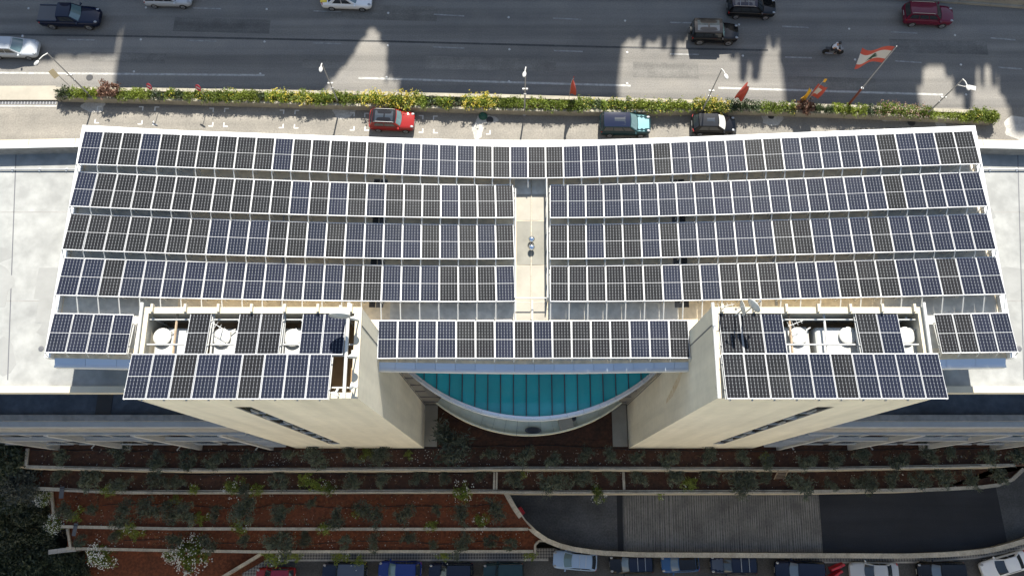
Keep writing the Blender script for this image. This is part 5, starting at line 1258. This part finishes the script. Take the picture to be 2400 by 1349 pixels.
def skin_body(name, joints, edges, m, parent, sub=2):
    me = bpy.data.meshes.new(name); me.from_pydata([j[:3] for j in joints], edges, []); o = bpy.data.objects.new(name, me); link(o, parent)
    me.materials.append(m); sk = o.modifiers.new('skin', 'SKIN'); sk.use_smooth_shade = True
    for i, j in enumerate(joints): me.skin_vertices[0].data[i].radius = (j[3], j[3])
    me.skin_vertices[0].data[0].use_root = True
    s = o.modifiers.new('sub', 'SUBSURF'); s.levels = sub; s.render_levels = sub
    return o
rd = thing('person', 'rider in a white shirt leaning forward on the black motorcycle', 'person', (p.x, p.y, .0), dn(-3))
J = [(-.25, 0, .92, .15), (-.18, 0, 1.12, .15), (-.06, 0, 1.34, .17), (.02, 0, 1.47, .08), (.07, 0, 1.56, .075), (.10, 0, 1.66, .105), (.11, 0, 1.73, .10),
     (-.03, .20, 1.40, .075), (.10, .33, 1.20, .055), (.40, .36, 1.06, .042), (.45, .36, 1.05, .045),
     (-.03, -.20, 1.40, .075), (.10, -.33, 1.20, .055), (.40, -.36, 1.06, .042), (.45, -.36, 1.05, .045),
     (-.20, .13, .88, .11), (.20, .22, .82, .085), (.06, .22, .42, .06), (.17, .23, .34, .05),
     (-.20, -.13, .88, .11), (.20, -.22, .82, .085), (.06, -.22, .42, .06), (.17, -.23, .34, .05)]
E_ = [(0, 1), (1, 2), (2, 3), (3, 4), (4, 5), (5, 6), (2, 7), (7, 8), (8, 9), (9, 10), (2, 11), (11, 12), (12, 13), (13, 14), (0, 15), (15, 16), (16, 17), (17, 18), (0, 19), (19, 20), (20, 21), (21, 22)]
skin_body('body', J, E_, M['skin'], rd)
up = lambda j, d: (j[0], j[1], j[2], j[3] + d)
skin_body('shirt', [up(J[0], .02), up(J[1], .025), up(J[2], .025), up(J[7], .02), up(J[8], .018), up(J[11], .02), up(J[12], .018)], [(0, 1), (1, 2), (2, 3), (3, 4), (2, 5), (5, 6)], M['shirt'], rd)
skin_body('trousers', [up(J[0], .018), up(J[15], .02), up(J[16], .018), up(J[17], .018), up(J[19], .02), up(J[20], .018), up(J[21], .018)], [(0, 1), (1, 2), (2, 3), (0, 4), (4, 5), (5, 6)], M['trousers'], rd)
MB().lathe([(.10, -.12), (.135, -.04), (.14, .04), (.10, .12), (.02, .145)], n=16, M4=Matrix.Translation((.11, 0, 1.74)) @ Matrix.Rotation(.25, 4, 'Y')).local('helmet', M['dark'], rd, True)

# ------------------------------------------------------------------ vegetation
def leaves(n, rad, clumps, size, aspect, seed, mix=(1.0,), flat=.75, droop=0.0, base=0.0, up=.35, bias=None, hollow=.35):
    """n leaf quads gathered in clumps through a crown; returns verts, faces, material index, tone"""
    g = np.random.default_rng(seed)
    d = g.normal(size=(clumps, 3)); d /= np.linalg.norm(d, axis=1)[:, None]; d[:, 2] = np.abs(d[:, 2]) * (1 if base == 0 else 1) - .15
    r = g.uniform(hollow, 1, clumps) ** .6
    cc = d * r[:, None] * np.array(rad) * np.array([1, 1, 1.0]); cs = g.uniform(.16, .34, clumps) * max(rad)
    cm = g.choice(len(mix), clumps, p=np.array(mix) / sum(mix)); ct = g.uniform(0, 1, clumps)
    k = g.integers(0, clumps, n)
    off = g.normal(size=(n, 3)) * .55; off *= cs[k][:, None]; off[:, 2] *= flat
    c = cc[k] + off; c[:, 2] -= droop * np.abs(off[:, 0])
    a = g.normal(size=(n, 3)); a[:, 2] = a[:, 2] * .5 + up; a += cc[k] / max(rad) * .8; a /= np.linalg.norm(a, axis=1)[:, None]
    b = np.cross(a, g.normal(size=(n, 3))); b /= np.linalg.norm(b, axis=1)[:, None]
    s = size * g.uniform(.6, 1.35, n)
    la, lb = a * (s * .5)[:, None], b * (s * aspect * .5)[:, None]
    v = np.stack([c - la, c + lb, c + la, c - lb], 1).reshape(-1, 3)
    f = np.arange(n * 4).reshape(n, 4)
    mi = cm[k]
    fl = g.uniform(0, 1, n) < .04
    tone = np.clip(ct[k] * .6 + g.uniform(0, .4, n), 0, 1)
    return v, f, mi, tone
def leaf_mesh(name, parts, mats):
    """parts: list of (v, f, mi, tone)"""
    V_, F_, I_, T_ = [], [], [], []; o = 0
    for v, f, mi, t in parts: V_.append(v); F_.append(f + o); I_.append(mi); T_.append(t); o += len(v)
    v = np.concatenate(V_); f = np.concatenate(F_); mi = np.concatenate(I_); t = np.concatenate(T_)
    me = bpy.data.meshes.new(name); me.vertices.add(len(v)); me.vertices.foreach_set('co', v.astype(np.float32).ravel())
    n = len(f); me.loops.add(n * 4); me.loops.foreach_set('vertex_index', f.astype(np.int32).ravel())
    me.polygons.add(n); me.polygons.foreach_set('loop_start', (np.arange(n) * 4).astype(np.int32)); me.polygons.foreach_set('loop_total', np.full(n, 4, np.int32))
    for m in mats: me.materials.append(m)
    me.polygons.foreach_set('material_index', mi.astype(np.int32))
    at_ = me.attributes.new('tone', 'FLOAT', 'FACE'); at_.data.foreach_set('value', t.astype(np.float32))
    me.update(calc_edges=True); return me
def flowers(n, rad, size, seed, clumps=14, top=.55):
    g = np.random.default_rng(seed)
    d = g.normal(size=(clumps, 3)); d /= np.linalg.norm(d, axis=1)[:, None]; d[:, 2] = np.abs(d[:, 2]); cc = d * np.array(rad) * 1.02
    k = g.integers(0, clumps, n); c = cc[k] + g.normal(size=(n, 3)) * .11 * max(rad)
    a = g.normal(size=(n, 3)); a[:, 2] *= .3; a /= np.linalg.norm(a, axis=1)[:, None]; b = np.cross(a, np.array([0, 0, 1.0]) + .35 * g.normal(size=(n, 3))); b /= np.linalg.norm(b, axis=1)[:, None]
    s = size * g.uniform(.6, 1.3, n); la, lb = a * (s * .5)[:, None], b * (s * .5)[:, None]
    v = np.stack([c - la, c + lb, c + la, c - lb], 1).reshape(-1, 3)
    return v, np.arange(n * 4).reshape(n, 4), np.zeros(n, int), g.uniform(0, 1, n)
def shift(p, mi): v, f, m, t = p; return v, f, m * 0 + mi, t
def trunk_mesh(h, r, n, spread, seed):
    q = random.Random(seed); mb = MB()
    top = Vector((q.uniform(-.1, .1), q.uniform(-.1, .1), h * .45)); mb.tube([(0, 0, -.1), tuple(top * .5), tuple(top)], r, 6, 0, r * .7)
    for i in range(n):
        a = 2 * math.pi * i / n + q.uniform(-.4, .4); e = Vector((math.cos(a) * spread * q.uniform(.5, .9), math.sin(a) * spread * q.uniform(.5, .9), h * q.uniform(.8, 1.1)))
        m_ = top.lerp(e, .5) + Vector((0, 0, .08)); mb.tube([top, m_, e], r * .5, 5, 0, r * .14)
    return mb.mesh('trunk', M['bark'])
OL = []
for s in range(6):
    cl = leaves(1150, (.85 + .12 * (s % 3), .85 - .1 * (s % 2), .62), 20 + s * 3, .24, .22, 100 + s, hollow=.1)
    cl[0][:, 2] += 1.25
    OL.append((leaf_mesh('olive_crown', [cl], [M['olive']]), trunk_mesh(1.4, .07, 5, .6, s)))
def tree(protos, name, label, cat, p, z, s, group, sz=None, i=None):
    cr, tr = protos[rnd.randrange(len(protos)) if i is None else i]
    t = thing(name, label, cat, (p.x, p.y, z), rnd.uniform(0, 6.28), group)
    sz = sz or s
    a = inst('trunk', tr, t, scale=(s, s, sz)); b = inst('crown', cr, t, scale=(s * rnd.uniform(.88, 1.12), s * rnd.uniform(.88, 1.12), sz)); return t
TA = [(143, 1069, 34), (277, 1060, 42), (368, 1084, 38), (440, 1081, 46), (505, 1077, 46), (590, 1076, 36), (680, 1064, 28), (743, 1070, 60), (825, 1064, 38), (893, 1062, 42), (1058, 1034, 88), (1147, 1064, 30), (1228, 1066, 42), (1297, 1076, 36), (1373, 1066, 36), (1433, 1068, 26), (1493, 1070, 32), (1570, 1074, 40), (1663, 1064, 40), (1740, 1072, 34), (1797, 1080, 30), (1893, 1080, 36), (1957, 1076, 36), (2023, 1069, 38), (2107, 1078, 42), (2177, 1066, 38), (2227, 1062, 28), (2317, 1069, 46), (2383, 1069, 40)]
TB = [(140, 1112, 42), (213, 1122, 66), (283, 1134, 46), (370, 1127, 56), (417, 1132, 34), (573, 1150, 32), (657, 1126, 48), (823, 1129, 36), (895, 1122, 34), (980, 1114, 42), (1043, 1119, 32), (1130, 1110, 34), (1207, 1120, 44), (1297, 1128, 48), (1360, 1124, 44), (1427, 1114, 32), (1497, 1119, 34), (1583, 1119, 44), (1660, 1116, 46), (1740, 1134, 62), (1793, 1117, 34), (1873, 1137, 46), (1947, 1135, 32), (2027, 1129, 40), (2087, 1125, 36), (2157, 1125, 54), (2213, 1118, 44), (2277, 1125, 40), (2340, 1112, 42)]
TC = [(150, 1198, 42), (217, 1192, 34), (287, 1202, 50), (347, 1196, 54), (398, 1200, 52), (432, 1206, 50), (505, 1204, 34), (573, 1199, 54), (660, 1194, 40), (655, 1216, 36), (732, 1177, 26), (790, 1215, 48), (863, 1202, 52), (950, 1202, 52), (1023, 1196, 30), (1083, 1206, 40), (1160, 1192, 50)]
TD = [(187, 1269, 34), (270, 1258, 30), (407, 1269, 40), (487, 1274, 42), (573, 1267, 26), (653, 1267, 66), (717, 1260, 40), (810, 1268, 34), (877, 1272, 42), (957, 1260, 34), (1017, 1276, 26), (1083, 1277, 46), (1148, 1268, 40), (1198, 1274, 34)]
for nm, lst, z in (('uppermost soil terrace', TA, ZA), ('second soil terrace', TB, ZB), ('third soil terrace', TC, ZC), ('lowest soil terrace', TD, ZD)):
    for k, (x, y, w) in enumerate(sorted(lst)):
        s = max(.5, w / 44 * 1.04) * rnd.uniform(.86, 1.12); p = at(x, y, z + 1.3 * s); h = max(.75, min(1.5, s))
        szw = 'large' if w >= 54 else ('small' if w <= 32 else 'medium-sized')
        tree(OL, 'olive_tree', '%s grey-green olive tree, %s from the left on the %s' % (szw, ordw(k), nm), 'olive tree', p, z, s, 'olive trees on the soil terraces', h)
# oleanders with white flowers, green shoots
OD = []
for s in range(4):
    a = shift(leaves(1300, (.8, .8, .75), 34, .22, .22, 200 + s, up=.7), 0); b = shift(flowers(330, (.86, .86, .8), .075, 230 + s, 90), 1)
    for q in (a, b): q[0][:, 2] += .7
    OD.append((leaf_mesh('oleander_crown', [a, b], [M['green'], M['whitefl']]), trunk_mesh(.9, .05, 6, .6, 60 + s)))
OD2 = []
for s in range(3):
    a = shift(leaves(800, (.85, .8, .6), 26, .22, .22, 300 + s, up=.7, hollow=.1), 0); b = shift(flowers(55, (.88, .86, .6), .08, 330 + s, 12), 1)
    for q in (a, b): q[0][:, 2] += .6
    OD2.append((leaf_mesh('oleander_crown', [a, b], [M['green'], M['whitefl']]), trunk_mesh(.9, .05, 6, .6, 64 + s)))
LI = []
for s in range(4):
    a = shift(leaves(520, (.8, .8, .5), 26, .20, .3, 260 + s, up=.5, hollow=.1), 0); b = shift(flowers(10, (.8, .8, .5), .10, 290 + s, 6), 1); a[0][:, 2] += .4; b[0][:, 2] += .4
    LI.append((leaf_mesh('shoot_crown', [a, b], [M['lime'], M['whitefl']]), trunk_mesh(.5, .03, 6, .6, 80 + s)))
for lab, x, y, z, w in (('oleander covered in white flowers at the bottom left', 245, 1296, ZS + 2.0, 74), ('white flowering oleander left of the largest one at the bottom', 405, 1296, ZS + 2.0, 50), ('largest white flowering oleander below the lowest terrace wall', 458, 1297, ZS + 2.0, 92), ('white flowering oleander over the wild slope at the second wall', 98, 1166, ZB - 1.2, 44), ('white flowering oleander at the left end of the third terrace wall', 128, 1226, ZC - .6, 46),
                        ('oleander with few flowers on the second terrace, left of the twin', 545, 1140, ZB + .4, 48), ('oleander spilling over the second wall below the left tower', 770, 1143, ZB + .3, 42), ('oleander with white tips hanging over the second wall above the third terrace', 1083, 1153, ZB + .1, 60), ('oleander hanging over the ramp below the atrium', 1403, 1156, ZB, 42), ('dark oleander low on the third terrace near the curved wall', 1126, 1219, ZC + .2, 44), ('oleander on the lowest terrace near its left end', 276, 1246, ZD + .3, 36)):
    p = at(x, y, z + .8); s = w / 48 * 1.0; tree(OD if y > 1280 or x < 140 else OD2, 'oleander', lab, 'oleander', p, z - .1, s, 'oleanders', s)
for k, (x, y, z, w) in enumerate([(640, 1300, ZD - 2.0, 72), (690, 1302, ZD - 2.0, 48), (795, 1300, ZD - 1.6, 50), (838, 1322, ZS + 1.2, 46), (1040, 1299, ZD - 1.6, 46), (1245, 1300, ZS + .6, 40), (860, 1064, ZA, 34), (958, 1064, ZA, 24), (715, 1120, ZB + .3, 46), (740, 1135, ZB + .3, 44), (600, 1150, ZB + .2, 36), (320, 1248, ZD + .2, 40), (300, 1236, ZC + .2, 34), (410, 1171, ZC + .1, 34), (250, 1148, ZB + .2, 36), (450, 1146, ZB + .2, 26), (1615, 1131, ZB + .2, 44), (1548, 1156, ZB - .6, 26), (1796, 1072, ZA + .1, 30), (1225, 1103, ZB + .6, 30), (470, 1212, ZC, 40), (560, 1232, ZC, 44), (760, 1236, ZC, 34), (175, 1205, ZC, 44), (1010, 1230, ZC, 34), (835, 1205, ZC, 26)]):
    p = at(x, y, z + .4); tree(LI, 'green_shrub', 'bright green sprawling shrub, %s from the left among the terrace walls' % ordw(sorted([q[0] for q in [(640,), (690,), (795,), (838,), (1040,), (1245,), (860,), (958,), (715,), (740,), (600,), (320,), (300,), (410,), (250,), (450,), (1615,), (1548,), (1796,), (1225,), (470,), (560,), (760,), (175,), (1010,), (835,)]]).index(x)), 'shrub', p, z, w / 44, 'bright green shrubs on the terraces', w / 60)
# weeds as ground cover
wv = []
for k in range(260):
    zone = rnd.choice([(ZA, 1052, 1090, 70, 2390), (ZB, 1106, 1143, 90, 2300), (ZC, 1158, 1232, 135, 1180), (ZC, 1158, 1232, 135, 1180), (ZD, 1246, 1284, 170, 1230)])
    p = at(rnd.uniform(zone[3], zone[4]), rnd.uniform(zone[1], zone[2]), zone[0]); q = leaves(14, (.22, .22, .12), 4, .14, .25, 5000 + k, up=.6)
    if zone[0] == ZC and p.x > at(1215, 1200, ZC).x: continue
    wv.append((q[0] + np.array([p.x, p.y, zone[0] + .06]), q[1], q[2], q[3]))
o = bpy.data.objects.new('weeds', leaf_mesh('weeds', wv, [M['dryleaf']])); link(o); props(o, 'sparse weeds growing on the red soil', None, None, 'stuff')
# wild trees on the slope at the left
WD = []
for s in range(5):
    a = leaves(3200, (1.7, 1.7, 1.3), 60, .26, .4, 400 + s, hollow=.2); a[0][:, 2] += 2.0
    WD.append((leaf_mesh('wild_crown', [a], [M['wild2'] if s == 4 else M['wild']]), trunk_mesh(2.2, .14, 7, 1.2, 40 + s)))
wz = lambda y: -3.4 - 14.6 * min(1, max(0, (y - 1045) / 245))
wt = [(40, 1128, 100, 4), (80, 1145, 60, 4), (15, 1070, 90, 0), (5, 1160, 90, 1), (60, 1195, 80, 0), (20, 1230, 100, 2), (85, 1240, 70, 1), (45, 1285, 100, 3), (110, 1275, 70, 0), (10, 1320, 100, 1), (90, 1325, 90, 2), (150, 1330, 80, 3), (185, 1345, 70, 0), (50, 1365, 110, 1), (130, 1375, 90, 2), (-40, 1200, 120, 3), (-50, 1300, 130, 0), (100, 1205, 46, 2), (140, 1300, 44, 1)]
for k, (x, y, w, i) in enumerate(sorted(wt)):
    z = wz(y); s = w / 96 * 1.15; p = at(x, y, z + 2.0 * s)
    tree(WD, 'wild_tree', '%s wild tree, %s from the left on the overgrown slope' % ('grey-green' if i == 4 else 'dark green', ordw(k)), 'tree', p, z - .3, s, 'wild trees on the left slope', s, i)
bv = []
for k in range(240):
    y = rnd.uniform(1050, 1420); x = rnd.uniform(-150, 20 + 150 * min(1, max(0, (y - 1040) / 200))); z = wz(y); p = at(x, y, z)
    q = leaves(30, (.5, .5, .3), 6, .2, .4, 7000 + k, up=.5); bv.append((q[0] + np.array([p.x, p.y, z + .1]), q[1], q[2] * 0 + (k % 3 == 0), q[3]))
o = bpy.data.objects.new('undergrowth', leaf_mesh('undergrowth', bv, [M['wild'], M['dryleaf']])); link(o); props(o, 'dense undergrowth covering the wild slope', None, None, 'stuff')

# planter shrubs
def hedge_proto(seed, m, n=620, rad=(.62, .55, .36), fl=None, nf=0, size=.14, asp=.42, up=.5):
    a = shift(leaves(n, rad, 30, size, asp, seed, hollow=.1, up=up), 0); a[0][:, 2] += rad[2] * .55; ps = [a]
    if fl: b = shift(flowers(nf, rad, .085, seed + 1, 34), 1); b[0][:, 2] += rad[2] * .6; ps.append(b)
    return leaf_mesh('hedge_leaves', ps, [M[m]] + ([M[fl]] if fl else []))
stem = MB()
for i in range(5): a = 1.25 * i; stem.tube([(0, 0, 0), (math.cos(a) * .3, math.sin(a) * .3, .3)], .015, 5)
stem_me = stem.mesh('stems', M['bark'])
HP = {'green': [hedge_proto(500 + i, 'green') for i in range(4)], 'lime': [hedge_proto(520 + i, 'lime') for i in range(3)], 'yellow': [hedge_proto(540 + i, 'lime', 520, (.66, .58, .40), 'yellowfl', 120) for i in range(3)],
      'fleck': [hedge_proto(560 + i, 'green', 600, (.62, .55, .36), 'yellowfl', 24) for i in range(3)], 'dark': [hedge_proto(580 + i, 'darkleaf', 480, (.55, .5, .34)) for i in range(3)], 'brown': [hedge_proto(600 + i, 'brownleaf', 700, (.75, .7, .6), size=.2) for i in range(2)],
      'tall': [hedge_proto(620 + i, 'green', 420, (.6, .6, .75), 'brownleaf', 60, .2, .3, .9) for i in range(3)], 'grass': [hedge_proto(640 + i, 'lime', 700, (.75, .35, .16), None, 0, .13, .3, .7) for i in range(2)]}
DESC = {'green': 'green leafy shrub', 'lime': 'yellow-green shrub', 'yellow': 'shrub in yellow bloom', 'fleck': 'green shrub flecked with yellow flowers', 'dark': 'dark green shrub', 'brown': 'round purple-brown shrub', 'tall': 'tall shrub with reddish flower stalks', 'grass': 'low grassy tuft'}
def pick(x):
    if 165 <= x < 240 or 285 <= x < 345: return 'lime' if rnd.random() < .7 else 'green'
    if 345 <= x < 480: return rnd.choice(['green', 'fleck', 'dark', 'lime'])
    if 645 <= x < 715: return rnd.choice(['yellow', 'fleck', 'lime'])
    if 870 <= x < 985: return 'yellow'
    if 1100 <= x < 1155: return 'yellow'
    if 1640 <= x < 1706: return rnd.choice(['yellow', 'lime', 'fleck'])
    if 1155 <= x < 1420: return rnd.choice(['green', 'dark', 'green', 'fleck', 'lime'])
    if 1420 <= x < 1640: return rnd.choice(['lime', 'green', 'lime', 'fleck'])
    if 1706 <= x < 1960: return rnd.choice(['dark', 'dark', 'green', 'fleck'])
    if 1960 <= x < 2045: return rnd.choice(['lime', 'dark', 'lime'])
    if 2045 <= x < 2170: return rnd.choice(['tall', 'tall', 'green', 'dark'])
    if 2190 <= x < 2262: return 'grass'
    return rnd.choice(['green', 'green', 'fleck', 'lime', 'lime', 'dark'])
spots = []
x = 150
while x < 2330:
    if not (240 <= x < 272 or 1872 <= x < 1902): spots.append((x, pick(x)))
    x += rnd.uniform(17, 22) if x < 1700 else rnd.uniform(18, 25)
spots += [(255, 'brown'), (1886, 'brown'), (2280, 'lime'), (2300, 'green'), (2322, 'green'), (2325, 'lime')]
spots.sort()
pyN, pyS = (lambda x: interp(PN, x)), (lambda x: interp(PS, x))
for k, (x, kd) in enumerate(spots):
    yy = pyN(x) + (pyS(x) - pyN(x)) * rnd.uniform(.42, .66) if kd != 'grass' else pyN(x) + (pyS(x) - pyN(x)) * .72
    p = at(x, yy, ZP + .15); s = rnd.uniform(.98, 1.26); big = 1.16 if kd in ('yellow', 'brown') else 1.0
    t = thing('planter_shrub', '%s, %s from the left in the long planter' % (DESC[kd], ordw(k)), 'shrub', (p.x, p.y, .62), rnd.uniform(-.4, .4) + rnd.choice([0, PI_]), 'shrubs in the long planter')
    inst('leaves', rnd.choice(HP[kd]), t, (0, 0, .12), scale=(s * big, s * big, s * big * rnd.uniform(.85, 1.25))); inst('stems', stem_me, t)
# green growth in the corner of the left tower yard
p = at(362, 758, 25.3); t = thing('tower_shrub', 'small dark green shrub behind the water tank in the left tower yard', 'shrub', (p.x, p.y, 24.7)); inst('leaves', HP['dark'][0], t, (0, 0, .3)); inst('stems', stem_me, t)

# ------------------------------------------------------------------ the far side of the highway, which throws the long shadows
def neighbour(label, x0, x1, y0, h, steps=()):
    t = thing('apartment_building', label, 'building', ((x0 + x1) / 2, y0 + 6, 0), 0, 'apartment buildings across the highway')
    MB().bx(x0, x1, y0, y0 + 12, -.1, h).build('wall', M['caster'], t); MB().bx(x0 - .2, x1 + .2, y0 - .2, y0 + 12.2, h, h + .5).build('roof', M['wing'], t)
    for a, b, hh in steps: MB().bx(a, b, y0 + 2, y0 + 8, h + .51, hh).build('stair_head', M['caster'], t)
    for f in range(int(h // 3.2)):
        for i in range(int((x1 - x0) // 3.4)):
            a = x0 + 1 + i * 3.4; MB().bx(a, a + 1.6, y0 - .04, y0 - .005, 1 + f * 3.2, 2.4 + f * 3.2).build('window', M['glass_dark'], t)
    return t
ky, kx = math.cos(SUN_AZ) / math.tan(SUN_EL), math.sin(SUN_AZ) / math.tan(SUN_EL)     # shadow run per metre of height
YB = 88.0
struct(MB().bx(-300, 300, 73, 400, -.005, 19.0).build('hillside', M['dark_soil']))
def shade(px, py): return at(px, py, 0)
def hb(px, py): return (YB + .0 - shade(px, py).y) / ky
def sx(px, py): q = shade(px, py); return q.x + kx * (YB - q.y) / ky
neighbour('pale apartment block across the highway shading the left of the road', sx(272, 200), sx(726, 206), YB, hb(450, 203))
neighbour('pale apartment block across the highway shading the middle of the road', sx(985, 215), sx(1446, 226), YB, hb(1200, 226))
neighbour('pale apartment block across the highway shading the right of the road', sx(1846, 236), sx(2152, 244), YB, hb(1950, 240))
neighbour('pale apartment block across the highway at the far right', sx(2378, 260), sx(3000, 300), YB, hb(2500, 300))
neighbour('low block across the highway at the far left', sx(-900, 120), sx(268, 120), YB, hb(100, 118))
neighbour('plain block across the highway behind the left gap of the road shadow', sx(726, 60), sx(984, 60), YB, hb(850, 54))
neighbour('plain block across the highway behind the wide middle gap', sx(1447, 90), sx(1845, 90), YB, hb(1600, 74))
neighbour('plain block across the highway behind the right gaps', sx(2153, 130), sx(2377, 130), YB, hb(2250, 140))
# cypresses and pines in front of those blocks
CP = []
for s in range(3):
    g = np.random.default_rng(900 + s); n = 3600; u = g.uniform(0, 1, n) ** .8; r = (1 - u) ** .9 * g.uniform(.2, 1.15, n); a = g.uniform(0, 6.283, n)
    c = np.stack([np.cos(a) * r, np.sin(a) * r, u], 1); d1 = g.normal(size=(n, 3)); d1 /= np.linalg.norm(d1, axis=1)[:, None]; d2 = np.cross(d1, g.normal(size=(n, 3))); d2 /= np.linalg.norm(d2, axis=1)[:, None]
    q = .26 * g.uniform(.6, 1.4, n); sc = np.array([.45, .45, .06])
    v = np.stack([c - d1 * q[:, None] * sc, c + d2 * q[:, None] * sc, c + d1 * q[:, None] * sc, c - d2 * q[:, None] * sc], 1).reshape(-1, 3)
    CP.append(leaf_mesh('cypress_crown', [(v, np.arange(n * 4).reshape(n, 4), np.zeros(n, int), g.uniform(0, 1, n))], [M['darkleaf']]))
cyt = MB().tube([(0, 0, -.02), (0, 0, .9)], .03, 6).mesh('trunk', M['bark'])
NCY = []
def cypress(px_tip, py_tip, wpx, Y=80.0):
    NCY.append(1)
    q = at(px_tip, py_tip, 0); h = (Y - q.y) / ky; x = q.x + kx * h; r = wpx * .0395 / 2 * 2.9
    t = thing('cypress_tree', '%s dark cypress across the highway, counted along its far side' % ordw(len(NCY) - 1), 'tree', (x, Y, 19), rnd.uniform(0, 6), 'cypress trees across the highway')
    hh = max(3.0, h - 19); r *= 1.15; inst('crown', rnd.choice(CP), t, (0, 0, h - 19 - hh), scale=(r, r, hh)); inst('trunk', cyt, t, (0, 0, h - 19 - hh), scale=(r * 1.2, r * 1.2, hh))
for q in ((722, 212, 90), (745, 200, 100), (768, 172, 100), (790, 148, 100), (812, 118, 90), (832, 88, 80), (850, 62, 60), (872, 54, 60), (890, 66, 60), (902, 92, 60), (915, 142, 50), (928, 176, 60), (946, 205, 60), (962, 222, 70), (906, 188, 16),
          (1458, 92, 60), (1482, 84, 60), (1508, 106, 34), (1530, 88, 60), (1556, 108, 40), (1577, 128, 34), (1600, 92, 44), (1632, 104, 40), (1655, 96, 60), (1690, 112, 46), (1718, 130, 44), (1741, 183, 40), (1770, 179, 44), (1792, 112, 30), (1812, 106, 40), (1836, 150, 40), (1850, 205, 50),
          (2156, 196, 30), (2166, 150, 36), (2184, 134, 36), (2206, 142, 40), (2224, 172, 44), (2246, 214, 50), (2268, 250, 46), (2284, 200, 24), (2302, 196, 24), (2330, 196, 30), (2350, 214, 40), (2364, 240, 40), (2384, 268, 60),
          (30, 132, 160), (110, 124, 120), (180, 112, 110), (240, 96, 90), (-50, 140, 200), (278, 190, 30)):
    cypress(*q)

# houses across the lower street; their sunlit fronts throw soft light back onto the shaded side
def house(label, x0, x1, y1, h, m):
    t = thing('apartment_building', label, 'building', ((x0 + x1) / 2, y1 - 6, ZS), 0, 'apartment buildings across the lower street')
    MB().bx(x0, x1, y1 - 14, y1, ZS - .2, h).build('wall', m, t); MB().bx(x0 - .3, x1 + .3, y1 - 14.3, y1 + .3, h, h + .6).build('roof', M['wing'], t)
    n = int((x1 - x0) // 5)
    for f in range(int((h - ZS) // 3.3)):
        z = ZS + 1 + f * 3.3
        for i in range(n):
            a = x0 + (x1 - x0) * (i + .3) / n; MB().bx(a, a + 1.5, y1 + .004, y1 + .05, z, z + 1.5).build('window', M['glass_dark'], t)
        MB().bx(x0 + 2, x1 - 2, y1 + .06, y1 + 1.0, z - .75, z - .55).build('balcony', m, t)
for i, (x0, x1, h) in enumerate(((-95, -62, 14), (-58, -28, 22), (-24, 6, 26), (10, 38, 20), (42, 70, 24), (74, 105, 14))):
    house('sunlit cream apartment block across the lower street, %s from the left' % ordw(i), x0, x1, -30, h, mat('sunlit_render', ((.68, .62, .50), (.70, .66, .58), (.66, .60, .47))[i % 3], .85))
